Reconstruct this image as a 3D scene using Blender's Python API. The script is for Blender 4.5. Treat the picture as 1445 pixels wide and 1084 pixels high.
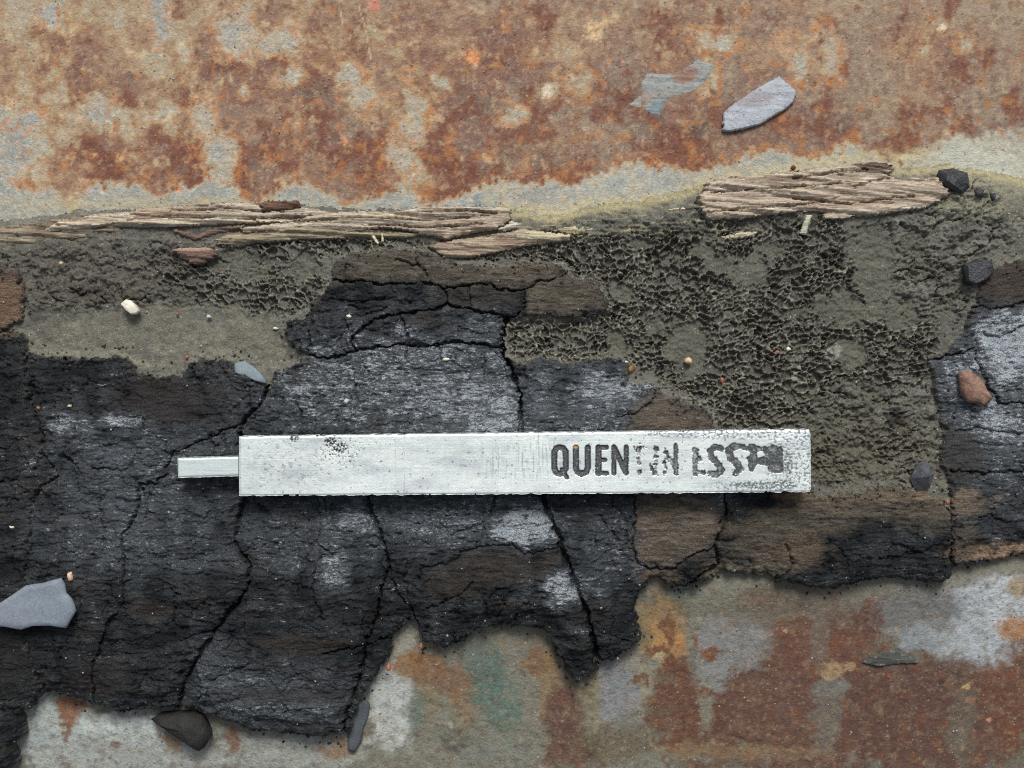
import bpy, bmesh, math, random
import numpy as np

# ------------------------------------------------------------------ clear, camera, world, sun, exposure
for o in list(bpy.data.objects): bpy.data.objects.remove(o)
scene = bpy.context.scene
COL = scene.collection
S = 0.00012            # one photo pixel on the metal sheet is 0.12 mm
CAMH = 1750.0          # camera height over the sheet in those units
CX, CY = 722.5, 542.0

cam_d = bpy.data.cameras.new("camera"); cam = bpy.data.objects.new("camera", cam_d); COL.objects.link(cam)
cam.location = (0, 0, CAMH*S); cam.rotation_euler = (0, 0, 0)
cam_d.sensor_fit = 'HORIZONTAL'; cam_d.angle = 2*math.atan(722.5/CAMH)
cam_d.clip_start = 0.001; cam_d.clip_end = 50
scene.camera = cam

SUN_EL, SUN_AZ = math.radians(50), math.radians(8)     # from the top edge of the picture, a little to the right
w = bpy.data.worlds.new("World"); scene.world = w; w.use_nodes = True
nt = w.node_tree; nt.nodes.clear()
sky = nt.nodes.new('ShaderNodeTexSky'); sky.sky_type = 'NISHITA'; sky.sun_disc = False
sky.sun_elevation = SUN_EL; sky.sun_rotation = SUN_AZ; sky.dust_density = 4.0; sky.air_density = 1.0
hs = nt.nodes.new('ShaderNodeHueSaturation'); hs.inputs['Saturation'].default_value = 0.42
bg = nt.nodes.new('ShaderNodeBackground'); bg.inputs['Strength'].default_value = 0.055
wo = nt.nodes.new('ShaderNodeOutputWorld')
nt.links.new(sky.outputs[0], hs.inputs['Color']); nt.links.new(hs.outputs[0], bg.inputs['Color']); nt.links.new(bg.outputs[0], wo.inputs['Surface'])
sun_d = bpy.data.lights.new("sun", 'SUN'); sun_d.energy = 1.5; sun_d.angle = math.radians(20); sun_d.color = (1.0, 0.975, 0.94)
sun = bpy.data.objects.new("sun", sun_d); COL.objects.link(sun)
from mathutils import Vector
sdir = Vector((math.sin(SUN_AZ)*math.cos(SUN_EL), math.cos(SUN_AZ)*math.cos(SUN_EL), math.sin(SUN_EL)))
sun.rotation_euler = sdir.to_track_quat('Z', 'Y').to_euler()
vs = scene.view_settings
vs.view_transform = 'Standard'; vs.look = 'None'; vs.gamma = 1.0; vs.use_curve_mapping = False
vs.exposure = 0.72
scene.cycles.use_denoising = False      # keep the fine grain of char, rust and soil
scene.cycles.filter_width = 1.1

# ------------------------------------------------------------------ numpy tools
F = np.float32
def hash01(ix, iy, seed):
    h = (ix.astype(np.int64)*374761393 + iy.astype(np.int64)*668265263 + seed*974634777) & 0xffffffff
    h = ((h ^ (h >> 13))*1274126177) & 0xffffffff
    h = ((h ^ (h >> 16))*2246822519) & 0xffffffff
    return ((h ^ (h >> 15)) & 0xffffff).astype(F)/F(0xffffff)
def noise(x, y, seed=0):
    """gradient noise, about -1..1"""
    x = np.asarray(x, F); y = np.asarray(y, F)
    ix = np.floor(x); iy = np.floor(y); fx = x-ix; fy = y-iy
    u = fx*fx*fx*(fx*(fx*6-15)+10); v = fy*fy*fy*(fy*(fy*6-15)+10)
    def g(dx, dy):
        a = hash01(ix+dx, iy+dy, seed)*F(2*math.pi)
        return np.cos(a)*(fx-dx)+np.sin(a)*(fy-dy)
    a = g(0, 0); b = g(1, 0); c = g(0, 1); d = g(1, 1)
    return ((a+(b-a)*u)*(1-v)+(c+(d-c)*u)*v)*F(1.5)
def fbm(x, y, sx, sy=None, o=4, seed=0, gain=0.5):
    sy = sy or sx
    x = x/sx; y = y/sy; t = 0; a = 1.0; n = 0
    for i in range(o):
        t = t+a*noise(x+i*17.3, y-i*9.7, seed+i*31); n += a; a *= gain; x = x*2.03; y = y*2.03
    return t/n*1.3
def sstep(a, b, x):
    t = np.clip((x-a)/(b-a), 0, 1); return t*t*(3-2*t)
def poly_sd(X, Y, pts):
    """signed distance to a polygon, positive inside"""
    P = np.array(pts, F); d = np.full(X.shape, 1e9, F); ins = np.zeros(X.shape, bool)
    for i in range(len(P)):
        ax, ay = P[i]; bx, by = P[(i+1) % len(P)]
        ex, ey = bx-ax, by-ay; wx, wy = X-ax, Y-ay
        t = np.clip((wx*ex+wy*ey)/(ex*ex+ey*ey+1e-9), 0, 1)
        d = np.minimum(d, (wx-ex*t)**2+(wy-ey*t)**2)
        if ay != by:
            c = ((ay <= Y) & (Y < by)) | ((by <= Y) & (Y < ay))
            ins ^= c & (X < ax+(Y-ay)*ex/(by-ay))
    d = np.sqrt(d)
    return np.where(ins, d, -d)
def line_d(X, Y, pts):
    d = np.full(X.shape, 1e9, F)
    for (ax, ay), (bx, by) in zip(pts[:-1], pts[1:]):
        ex, ey = bx-ax, by-ay; wx, wy = X-ax, Y-ay
        t = np.clip((wx*ex+wy*ey)/(ex*ex+ey*ey+1e-9), 0, 1)
        d = np.minimum(d, (wx-ex*t)**2+(wy-ey*t)**2)
    return np.sqrt(d)
def ell(X, Y, x, y, rx, ry, ang=0):
    c, s = math.cos(math.radians(ang)), math.sin(math.radians(ang))
    dx, dy = X-x, Y-y
    return 1-np.sqrt(((dx*c+dy*s)/rx)**2+((-dx*s+dy*c)/ry)**2)
def blob(X, Y, x, y, rx, ry, n, soft=.5, ang=0, amp=.5):
    return sstep(-soft/2, soft/2, ell(X, Y, x, y, rx, ry, ang)+amp*n)
def voronoi(x, y, seed=0, jit=1.0):
    ix = np.floor(x); iy = np.floor(y)
    f1 = np.full(x.shape, 9, F); f2 = f1.copy(); cid = np.zeros(x.shape, F)
    for dx in (-1, 0, 1):
        for dy in (-1, 0, 1):
            cx, cy = ix+dx, iy+dy
            px = cx+.5+(hash01(cx, cy, seed)-.5)*jit; py = cy+.5+(hash01(cx, cy, seed+7)-.5)*jit
            d = np.sqrt((px-x)**2+(py-y)**2)
            h = hash01(cx, cy, seed+13)
            m = d < f1
            f2 = np.where(m, f1, np.minimum(f2, d)); cid = np.where(m, h, cid); f1 = np.where(m, d, f1)
    return f1, f2, cid
def lin(c):
    c = np.array(c, F)/255
    return np.where(c < .04045, c/12.92, ((c+.055)/1.055)**2.4).astype(F)
def mixc(C, m, c, k=1.0):
    m = (m*k)[..., None]; return C*(1-m)+lin(c)*m

def link(name, me, mat, parent=None):
    o = bpy.data.objects.new(name, me); COL.objects.link(o)
    if mat: me.materials.append(mat)
    if parent: o.parent = parent
    return o
def make_mesh(name, V, Q, cols=None, attrs=None, mat=None, parent=None, smooth=True):
    """V (n,3) metres, Q (m,4) quads"""
    me = bpy.data.meshes.new(name)
    me.vertices.add(len(V)); me.vertices.foreach_set('co', np.ascontiguousarray(V, F).ravel())
    me.loops.add(Q.size); me.loops.foreach_set('vertex_index', np.ascontiguousarray(Q, np.int32).ravel())
    k = Q.shape[1]
    me.polygons.add(len(Q)); me.polygons.foreach_set('loop_start', np.arange(0, Q.size, k, dtype=np.int32))
    me.polygons.foreach_set('use_smooth', np.full(len(Q), smooth, bool))
    me.update(calc_edges=True)
    if cols is not None:
        a = me.attributes.new('Col', 'FLOAT_COLOR', 'POINT')
        a.data.foreach_set('color', np.concatenate([np.clip(cols, 0, 1), np.ones((len(V), 1))], 1).astype(F).ravel())
    for k_, v in (attrs or {}).items():
        a = me.attributes.new(k_, 'FLOAT', 'POINT'); a.data.foreach_set('value', v.astype(F).ravel())
    me.validate()
    return link(name, me, mat, parent)
def grid_obj(name, X, Y, Z, qmask, cols, attrs, mat, parent=None, k=1.0):
    """X, Y photo pixels (2-D), Z height in pixels; quads where qmask"""
    ny, nx = X.shape
    idx = np.arange(ny*nx).reshape(ny, nx)
    Q = np.stack([idx[1:, :-1], idx[1:, 1:], idx[:-1, 1:], idx[:-1, :-1]], -1)[qmask]
    used = np.unique(Q); re = np.zeros(ny*nx, np.int64); re[used] = np.arange(len(used))
    V = np.stack([(X.ravel()[used]-CX)*k*S, (CY-Y.ravel()[used])*k*S, Z.ravel()[used]*S], 1)
    return make_mesh(name, V, re[Q], cols.reshape(-1, 3)[used] if cols is not None else None,
                     {a: b.ravel()[used] for a, b in (attrs or {}).items()}, mat, parent)
def kof(z): return (CAMH-z)/CAMH
def pt(x, y, z):
    k = kof(z); return Vector(((x-CX)*k*S, (CY-y)*k*S, z*S))
def empty(name, loc, label, cat, group=None):
    o = bpy.data.objects.new(name, None); COL.objects.link(o); o.location = loc; o.empty_display_size = .005
    tag(o, label, cat, group); return o
def tag(o, label, cat, group=None):
    o['label'] = label; o['category'] = cat
    if group: o['group'] = group
    return o

# ------------------------------------------------------------------ materials
class NT:
    def __init__(s, name):
        s.m = bpy.data.materials.new(name); s.m.use_nodes = True; s.t = s.m.node_tree
        s.b = s.t.nodes['Principled BSDF']
        tc = s.n('ShaderNodeTexCoord'); s.co = s.n('ShaderNodeVectorMath', operation='SCALE')
        s.l(tc.outputs['Object'], s.co.inputs[0]); s.co.inputs['Scale'].default_value = 1/S
        s.px = s.co.outputs[0]
    def n(s, t, **k):
        n = s.t.nodes.new(t)
        for a, b in k.items(): setattr(n, a, b)
        return n
    def l(s, a, b): s.t.links.new(a, b)
    def tex(s, sx, sy, sz=None, detail=4, rough=.55, kind='noise', rot=0):
        mp = s.n('ShaderNodeMapping'); s.l(s.px, mp.inputs['Vector'])
        mp.inputs['Scale'].default_value = (1/sx, 1/sy, 1/(sz or sy)); mp.inputs['Rotation'].default_value[2] = math.radians(rot)
        if kind == 'noise':
            t = s.n('ShaderNodeTexNoise'); t.inputs['Scale'].default_value = 1; t.inputs['Detail'].default_value = detail; t.inputs['Roughness'].default_value = rough
            s.l(mp.outputs[0], t.inputs['Vector']); return t.outputs['Fac']
        t = s.n('ShaderNodeTexVoronoi'); t.inputs['Scale'].default_value = 1
        s.l(mp.outputs[0], t.inputs['Vector']); return t
    def ramp(s, f, a, b, lo=0., hi=1.):
        r = s.n('ShaderNodeMapRange'); r.inputs[1].default_value = a; r.inputs[2].default_value = b; r.inputs[3].default_value = lo; r.inputs[4].default_value = hi
        s.l(f, r.inputs[0]); return r.outputs[0]
    def attr(s, name, col=False):
        a = s.n('ShaderNodeAttribute', attribute_name=name); return a.outputs['Color' if col else 'Fac']
    def mul(s, c, f):
        m = s.n('ShaderNodeMix', data_type='RGBA', blend_type='MULTIPLY'); m.inputs[0].default_value = 1
        s.l(c, m.inputs[6]); s.l(f, m.inputs[7]); return m.outputs[2]
    def mix(s, f, a, b):
        m = s.n('ShaderNodeMix', data_type='RGBA')
        s.l(f, m.inputs[0])
        for v, i in ((a, 6), (b, 7)):
            if hasattr(v, 'default_value') or hasattr(v, 'links'): s.l(v, m.inputs[i])
            else: m.inputs[i].default_value = (*v, 1)
        return m.outputs[2]
    def math(s, op, a, b):
        m = s.n('ShaderNodeMath', operation=op)
        for v, i in ((a, 0), (b, 1)):
            if isinstance(v, (int, float)): m.inputs[i].default_value = v
            else: s.l(v, m.inputs[i])
        return m.outputs[0]
    def bump(s, h, dist_px, strength=1.0, prev=None):
        b = s.n('ShaderNodeBump'); b.inputs['Strength'].default_value = strength; b.inputs['Distance'].default_value = dist_px*S
        s.l(h, b.inputs['Height'])
        if prev: s.l(prev, b.inputs['Normal'])
        return b.outputs[0]
    def specks(s, cell, thr):
        """sparse random grains, 1 inside a grain"""
        v = s.tex(cell, cell, cell, kind='vor')
        sep = s.n('ShaderNodeSeparateColor'); s.l(v.outputs['Color'], sep.inputs[0])
        a = s.math('GREATER_THAN', sep.outputs[0], thr); b = s.math('LESS_THAN', v.outputs['Distance'], .42)
        return s.math('MULTIPLY', a, b), sep.outputs[1]

def mat_metal():
    t = NT('rusted_sheet_metal'); c = t.attr('Col', True)
    n1 = t.ramp(t.tex(9, 9, detail=5, rough=.6), .25, .75, .84, 1.16)
    n2 = t.ramp(t.tex(2.4, 2.4, detail=3, rough=.6), .25, .75, .86, 1.14)
    c = t.mul(t.mul(c, n1), n2)
    c = t.mix(t.ramp(t.tex(7, 7, detail=5, rough=.7), .56, .72, 0, .42), c, t.mul(c, t.ramp(t.tex(5, 5, detail=2), 0, 1, .3, .62)))
    c = t.mix(t.ramp(t.tex(8.5, 8.5, detail=5, rough=.7), .57, .74, 0, .45), c, (.46, .36, .25))
    g, r = t.specks(3.0, .98); c = t.mix(t.math('MULTIPLY', g, .25), c, (.62, .56, .46))  # pale specks: small glints painted into the colour
    g2, r = t.specks(4.5, .975); c = t.mix(t.math('MULTIPLY', g2, .5), c, (.05, .035, .028))
    t.l(c, t.b.inputs['Base Color'])
    t.l(t.math('SUBTRACT', .86, t.math('MULTIPLY', t.attr('Gls'), .38)), t.b.inputs['Roughness'])
    b = t.bump(t.tex(3.4, 3.4, detail=4, rough=.7), 1.0)
    b = t.bump(t.tex(16, 16, detail=5, rough=.65), 4.0, 1, b)
    t.l(b, t.b.inputs['Normal']); return t.m
def mat_soil():
    t = NT('crumbly_soil'); c = t.attr('Col', True)
    c = t.mul(c, t.ramp(t.tex(2.0, 2.0, detail=3, rough=.7), .25, .75, .5, 1.5))
    c = t.mul(c, t.ramp(t.tex(9, 9, detail=3), .3, .7, .85, 1.15))
    g, r = t.specks(3.5, .97); c = t.mix(t.math('MULTIPLY', g, .4), c, (.5, .48, .40))
    t.l(c, t.b.inputs['Base Color']); t.b.inputs['Roughness'].default_value = .93; t.b.inputs['Specular IOR Level'].default_value = .25
    t.l(t.bump(t.tex(2.6, 2.6, detail=4, rough=.8), 2.6), t.b.inputs['Normal']); return t.m
def mat_char():
    t = NT('charred_wood'); c = t.attr('Col', True); g = t.attr('Gls')
    c = t.mul(c, t.ramp(t.tex(22, 2.4, detail=4, rough=.7), .25, .75, .55, 1.45))
    c = t.mul(c, t.ramp(t.tex(2.2, 1.6, detail=2, rough=.7), .25, .75, .6, 1.4))
    # graphite sheen of burnt faces, painted into the colour as dashes along the fibre
    dash = t.tex(7.5, 2.6, detail=3, rough=.65); clump = t.tex(34, 9, detail=4, rough=.65)
    thr = t.math('SUBTRACT', .77, t.math('ADD', t.math('MULTIPLY', t.math('POWER', g, 1.5), .46), t.math('MULTIPLY', t.math('SUBTRACT', clump, .5), .55)))
    d = t.math('SUBTRACT', dash, thr); fl = t.ramp(d, -.02, .13)
    c = t.mix(fl, c, (.48, .535, .575)); t.l(c, t.b.inputs['Base Color'])
    t.l(t.math('MULTIPLY', fl, .6), t.b.inputs['Metallic'])
    t.b.inputs['IOR'].default_value = 1.85
    t.l(t.math('ADD', .06, t.math('MULTIPLY', g, .55)), t.b.inputs['Specular IOR Level'])
    t.l(t.math('SUBTRACT', .60, t.math('MULTIPLY', g, .26)), t.b.inputs['Roughness'])
    b = t.bump(t.tex(24, 2.4, detail=4, rough=.7), 2.8)
    b = t.bump(t.tex(3.0, 1.9, detail=3, rough=.75), 2.6, 1, b)
    t.l(b, t.b.inputs['Normal']); return t.m
def mat_wood():
    t = NT('weathered_wood'); c = t.attr('Col', True)
    c = t.mul(c, t.ramp(t.tex(60, 2.2, detail=4, rough=.7, rot=3), .3, .7, .55, 1.4))
    c = t.mul(c, t.ramp(t.tex(14, 1.5, detail=3, rough=.7, rot=3), .25, .75, .75, 1.25))
    t.l(c, t.b.inputs['Base Color']); t.b.inputs['Roughness'].default_value = .85; t.b.inputs['Specular IOR Level'].default_value = .3
    t.l(t.bump(t.tex(50, 2.4, detail=4, rough=.7, rot=3), 3.2), t.b.inputs['Normal']); return t.m
def mat_bar():
    t = NT('brushed_pale_metal'); c = t.attr('Col', True)
    c = t.mul(c, t.ramp(t.tex(90, 1.8, detail=3, rough=.7), .25, .75, .95, 1.04))
    c = t.mul(c, t.ramp(t.tex(2.0, 30, detail=3, rough=.7), .2, .6, .92, 1.02))
    t.l(c, t.b.inputs['Base Color']); t.b.inputs['Metallic'].default_value = .35
    t.l(t.attr('Rgh'), t.b.inputs['Roughness'])
    b = t.bump(t.tex(70, 1.8, detail=2), .12)
    b = t.bump(t.tex(3, 3, detail=3), .35, 1, b)
    t.l(b, t.b.inputs['Normal']); return t.m
def mat_ink():
    t = NT('dark_letter_fill'); c = t.attr('Col', True)
    c = t.mul(c, t.ramp(t.tex(2.5, 2.5, detail=3, rough=.7), .25, .75, .5, 1.5))
    t.l(c, t.b.inputs['Base Color']); t.b.inputs['Roughness'].default_value = .5
    t.l(t.bump(t.tex(2.5, 2.5, detail=2), 1.0), t.b.inputs['Normal']); return t.m
def mat_stone(name, c1, c2, scale=10, rough=.7, spec=.5, vein=None, stretch=1.0, rot=0, bump=1.5):
    t = NT(name)
    c = t.mix(t.ramp(t.tex(scale*stretch, scale, scale, detail=5, rough=.65, rot=rot), .35, .65), tuple(lin(c1)), tuple(lin(c2)))
    c = t.mul(c, t.ramp(t.tex(2.2, 2.2, detail=3, rough=.7), .25, .75, .75, 1.25))
    if vein is not None:
        v = t.tex(26, 40, 30, detail=3, rot=25); v = t.math('ABSOLUTE', t.math('SUBTRACT', v, .5), 0.)
        c = t.mix(t.ramp(v, 0, .02, .16, 0), c, tuple(lin(vein)))
    t.l(c, t.b.inputs['Base Color']); t.b.inputs['Roughness'].default_value = rough; t.b.inputs['Specular IOR Level'].default_value = spec
    b = t.bump(t.tex(3, 3, detail=3, rough=.7), bump); b = t.bump(t.tex(scale*1.5, scale*1.5, detail=3), bump*2, 1, b)
    t.l(b, t.b.inputs['Normal']); return t.m

M_METAL, M_SOIL, M_CHAR, M_WOOD, M_BAR, M_INK = mat_metal(), mat_soil(), mat_char(), mat_wood(), mat_bar(), mat_ink()

# ------------------------------------------------------------------ outlines (photo pixels)
TERR_TOP = [(-100,312),(0,306),(60,300),(110,292),(190,290),(300,284),(420,285),(500,292),(590,290),(690,288),(740,294),(790,300),(830,286),(900,280),(950,270),(990,255),(1100,240),(1220,226),(1300,232),(1340,226),(1400,235),(1445,245),(1545,255)]
TERR_BOT = [(1545,782),(1445,786),(1400,792),(1350,800),(1343,823),(1300,823),(1260,819),(1215,823),(1190,833),(1150,835),(1120,823),(1104,822),(1090,812),(1060,815),(1020,808),(1000,822),(965,833),(945,825),(930,815),(915,825),(905,838),(898,860),(905,890),(908,908),(880,928),(850,945),(832,965),(815,975),(802,955),(790,935),(782,912),(765,895),(740,887),(705,888),(670,898),(645,912),(628,922),(610,912),(597,912),(590,890),(577,880),(560,893),(550,908),(547,930),(530,955),(515,978),(500,995),(493,1020),(491,1042),(470,1050),(430,1050),(380,1046),(340,1040),(310,1026),(285,1018),(255,1008),(225,1008),(195,1010),(165,1014),(145,1010),(125,1002),(95,995),(75,987),(52,982),(38,992),(30,1008),(12,1022),(16,1048),(-4,1066),(2,1090),(-24,1115),(-100,1115)]
TERR = TERR_TOP+TERR_BOT
CHAR_A = [(-110,468),(0,466),(28,468),(36,480),(38,497),(60,502),(110,506),(170,505),(190,514),(196,526),(225,534),(262,528),(268,512),(290,505),(320,508),(335,520),(360,540),(377,548),(388,528),(420,510),(436,500),(415,492),(402,470),(405,455),(430,446),(445,425),(470,395),(468,372),(500,355),(560,351),(605,356),(640,372),(700,380),(760,372),(792,374),(798,388),(845,398),(858,430),(842,448),(790,446),(742,444),(716,455),(708,480),(716,508),(735,512),(765,505),(800,512),(860,504),(884,510),(890,540),(925,545),(945,560),(985,572),(1005,585),(1010,640),(1150,690),(1150,702),(1200,696),(1260,688),(1300,692),(1330,705),(1345,725),(1348,800),(1346,900),(900,1150),(-110,1150)]
CHAR_B = [(1555,365),(1445,368),(1400,375),(1385,400),(1376,430),(1358,470),(1340,490),(1312,508),(1318,550),(1332,600),(1328,650),(1342,690),(1346,730),(1348,850),(1555,850)]
CHAR_C = [(-110,375),(0,375),(28,385),(36,420),(30,450),(10,464),(-110,474)]
# cracks that part the char into blocks: (points, half width, depth)
CRACKS = [
 ([(716,448),(709,478),(715,505),(727,530),(735,560),(736,607),(750,655),(766,700),(774,722),(786,750),(792,778),(804,797),(814,830),(828,862),(838,900),(846,950)], 6, 20),
 ([(380,540),(366,572),(346,590),(339,610),(345,655),(350,700),(336,730),(330,765),(346,786),(353,803),(350,830),(330,856),(302,890),(276,930),(256,965),(238,1020)], 4.5, 15),
 ([(345,655),(515,652),(640,658),(750,655),(870,650),(1012,655)], 5, 14),
 ([(515,652),(520,706),(530,735),(543,770),(551,800),(540,822),(531,870),(516,905),(508,950),(488,1010),(470,1060)], 3.5, 13),
 ([(36,495),(38,560),(58,600),(61,640),(82,672),(60,684),(46,704),(42,770),(32,822),(30,900),(52,985)], 3, 8),
 ([(360,590),(300,615),(262,632),(243,640),(236,668),(220,682),(199,684),(197,712),(188,738),(173,756),(176,800),(174,850),(150,885),(128,940),(122,1010)], 2.2, 9),
 ([(436,500),(460,506),(482,502),(500,494),(540,490),(576,487),(606,490),(640,482),(676,486),(712,492)], 3, 14),
 ([(500,494),(498,478),(514,462),(530,450),(560,443),(610,437),(632,430),(660,436),(712,446)], 2.6, 12),
 ([(470,396),(520,398),(560,402),(605,398),(626,408),(665,402),(690,402),(710,410),(738,410),(741,425),(736,440),(716,450)], 2.0, 10),
 ([(626,408),(631,420),(632,430)], 2, 8), ([(563,443),(570,462),(577,480),(573,505)], 2, 8),
 ([(738,410),(760,398),(790,392),(800,386)], 1.8, 7),
 ([(545,902),(520,912),(490,917),(455,926)], 2, 8),
 ([(1012,655),(1022,690),(1026,725),(1018,750),(1011,772),(1015,800),(988,816),(965,832)], 3.5, 13),
 ([(896,640),(893,680),(897,730),(893,770),(902,800),(915,802),(945,806),(960,795),(985,780),(1011,772)], 2.2, 7),
 ([(1340,690),(1341,740),(1346,800)], 3, 10),
 ([(1312,508),(1345,500),(1372,492),(1384,520),(1392,545),(1410,568),(1445,570),(1550,566)], 2.4, 9),
 ([(1342,664),(1380,668),(1445,664),(1550,668)], 2.0, 8),
 ([(1376,432),(1410,436),(1445,428),(1550,430)], 2, 7),
 ([(-110,470),(0,469),(28,468)], 2, 9),
 ([(590,890),(580,860),(560,838),(548,800)], 2, 8),
]
# cracks and flake edges that end inside a block
FINE = [
 [(590,818),(598,800),(640,792),(652,778),(690,770),(724,768)], [(724,768),(740,782),(760,780),(786,773)], [(600,862),(650,840),(668,822)], [(725,884),(730,868)],
 [(690,845),(700,832),(720,828)], [(1000,690),(998,650)], [(870,590),(905,580),(925,560)], [(520,770),(534,772),(540,762)], [(458,705),(459,730)],
 [(250,835),(246,862),(242,880)], [(410,450),(404,480)], [(438,468),(440,486),(428,500)], [(605,390),(590,375),(560,366)], [(560,420),(500,426),(470,424)],
 [(490,446),(520,444),(545,434)], [(1350,610),(1380,604),(1440,612)], [(1378,470),(1410,476),(1445,460)], [(250,905),(300,892),(315,870)], [(130,660),(180,664),(190,650)],
 [(140,700),(146,740),(150,770)], [(90,640),(108,660),(110,690)], [(660,405),(666,430)], [(420,560),(428,590)],
 [(1110,770),(1120,800),(1100,820)], [(1240,790),(1300,780),(1338,760)], [(700,700),(690,730)], [(455,875),(440,830),(446,800)], [(845,728),(872,760)], [(70,900),(80,950)], [(350,940),(310,958),(290,965)],
]
GREY_EDGE = [(-300,240),(0,245),(30,265),(75,270),(95,290),(130,262),(190,255),(215,278),(255,260),(330,258),(350,285),(385,272),(430,255),(470,275),(482,288),(545,272),(560,250),(600,288),(640,282),(700,247),(760,252),(800,258),(840,237),(880,227),(940,234),(1000,238),(1030,226),(1100,207),(1160,222),(1190,198),(1260,222),(1330,207),(1345,185),(1400,200),(1445,228),(1750,245),(1750,520),(-300,520)]

def metal_z(X, Y):  # slope added to turn the lower sheet from the sun and darken it
    d = np.clip((Y-800)/300, 0, 2)
    return -0.14*np.maximum(Y-800, 0)*sstep(0, .25, d)

# ------------------------------------------------------------------ rusty sheet under everything
def build_metal():
    xs = np.concatenate([np.arange(-420, -60, 12), np.arange(-60, 1506, 2.2), np.arange(1510, 1880, 12)]).astype(F)
    ys = np.concatenate([np.arange(-360, -40, 12), np.arange(-40, 322, 2.2), np.arange(324, 770, 14), np.arange(772, 1130, 2.2), np.arange(1135, 1480, 12)]).astype(F)
    X, Y = np.meshgrid(xs, ys)
    n1 = fbm(X, Y, 70, o=5, seed=3); n2 = fbm(X, Y, 28, o=4, seed=8); n3 = fbm(X, Y, 11, o=4, seed=15); n4 = fbm(X, Y, 120, 220, o=4, seed=21)
    n5 = fbm(X, Y, 5, o=3, seed=44)
    wx = X+n2*10+n3*5; wy = Y+fbm(X, Y, 30, o=4, seed=61)*10+n3*5
    up = Y < 560
    # ---- upper sheet: one corrosion field read through a ramp of rust colours
    m6 = fbm(X, Y, 46, o=6, seed=401, gain=.62); m7 = fbm(X, Y, 90, 130, o=5, seed=421, gain=.6); m8 = fbm(X, Y, 14, o=5, seed=431, gain=.65)
    a = .40*m6+.12*m8+.26*m7+.20
    a = a-.20*sstep(0, 1, blob(wx, wy, 80, 90, 230, 170, n2, 1.2))
    a = a+.10*sstep(450, 900, X)-.06*sstep(130, 0, Y)
    for (x, y, rx, ry) in [(120,222,46,30),(250,238,40,30),(370,205,46,60),(452,160,40,60),(520,245,46,32),(690,235,60,34),(800,232,60,24),(880,150,50,50),(960,195,60,30),(1012,175,50,40),(1200,150,70,30),(1250,185,70,22),(1405,165,60,40),(660,150,40,30),(110,50,40,50),(150,120,40,30),(1120,190,50,24)]:
        a = a+.26*blob(wx, wy, x, y, rx, ry, n2, 1.1)
    gm = sstep(-9, 14, poly_sd(wx, wy, GREY_EDGE)+8*n3)
    for (x, y, rx, ry) in [(40,168,22,14),(12,220,38,48),(68,20,15,19),(225,20,12,42),(288,168,20,24),(312,225,28,44),(345,130,9,9),(420,185,12,26),(412,110,20,12),(492,108,26,20),(505,135,30,22),(585,160,22,46),(622,118,15,14),(562,235,26,44),(725,160,20,16),(775,126,15,12),(826,118,24,20),(1002,110,16,34),(1012,60,34,16),(1168,78,22,44),(1330,37,9,7),(1362,63,13,9),(395,60,34,18),(860,240,50,14),(330,50,34,34),(140,150,20,30),(1130,95,14,30)]:
        gm = np.maximum(gm, blob(wx, wy, x, y, rx, ry, n3+.8*n2+.4*n5, 1.5)*.72)
    a = a-.72*gm
    a = np.where(gm > .9, np.minimum(a, -.18+.12*m8), a)
    stops = [(-.60,(134,146,148)),(-.40,(150,157,153)),(-.26,(160,159,145)),(-.13,(164,152,128)),(-.02,(162,138,106)),(.08,(158,122,92)),(.18,(146,108,88)),(.32,(138,104,91)),(.50,(134,112,98)),(.75,(116,96,84))]
    xs_ = np.array([p[0] for p in stops], F); cs_ = np.stack([lin(p[1]) for p in stops])
    C = np.stack([np.interp(a, xs_, cs_[:, i]) for i in range(3)], -1).astype(F)
    C = mixc(C, sstep(.05, .5, m7+.3*m8+(X-600)/2200)*sstep(-.1, .1, a), (146, 130, 114), .8)        # dull dusty bloom
    C = mixc(C, sstep(.1, .45, fbm(X, Y, 38, o=5, seed=441, gain=.6)+.3*sstep(120, 230, Y)-.12)*sstep(-.05, .1, a), (146, 92, 66), .6)
    C = mixc(C, np.exp(-((a-.02)/.09)**2)*sstep(.0, .4, m8+n2*.5), (176, 126, 74), .55)
    C = mixc(C, sstep(.3, .6, n5+.6*m8)*sstep(-.1, .1, a), (104, 70, 56), .4)
    C = mixc(C, sstep(.3, .6, fbm(X, Y, 7, o=3, seed=203)+.4*n2), (190, 168, 138), .4)
    C = mixc(C, sstep(.2, .6, n5)*sstep(.1, -.2, a), (186, 190, 186), .5)
    C = mixc(C, sstep(.35, .6, fbm(X, Y, 9, o=4, seed=451))*sstep(.1, -.2, a), (128, 108, 88), .5)
    for (x, y, r, c) in [(668,81,9,(226,150,92)),(838,44,12,(244,206,140)),(853,30,7,(216,182,124)),(866,24,7,(200,170,118)),(1104,58,15,(186,138,100)),(772,128,8,(206,194,170)),(486,200,5,(206,136,90)),(252,268,4,(214,136,90)),(1330,38,5,(206,200,170)),(528,8,8,(206,110,96))]:
        C = mixc(C, blob(X+n5*4, Y+n3*5, x, y, r, r*1.1, n5, .8, 0, .5), c, .9)
    dz = fbm(X, Y, 120, o=5, seed=481, gain=.5); C = mixc(C, np.clip(.10+.6*dz+.2*n3+.30*sstep(100, -20, Y)+.22*sstep(900, 1250, X)*sstep(200, 120, Y), 0, .75), (160, 144, 120))
    lowr = sstep(120, 200, Y+.00*X)
    redm = sstep(.05, .32, fbm(X, Y, 60, o=6, seed=491, gain=.58)+.28*lowr-.12)*sstep(.02, .14, a)
    C = mixc(C, redm, (134, 80, 60), .75)
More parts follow.
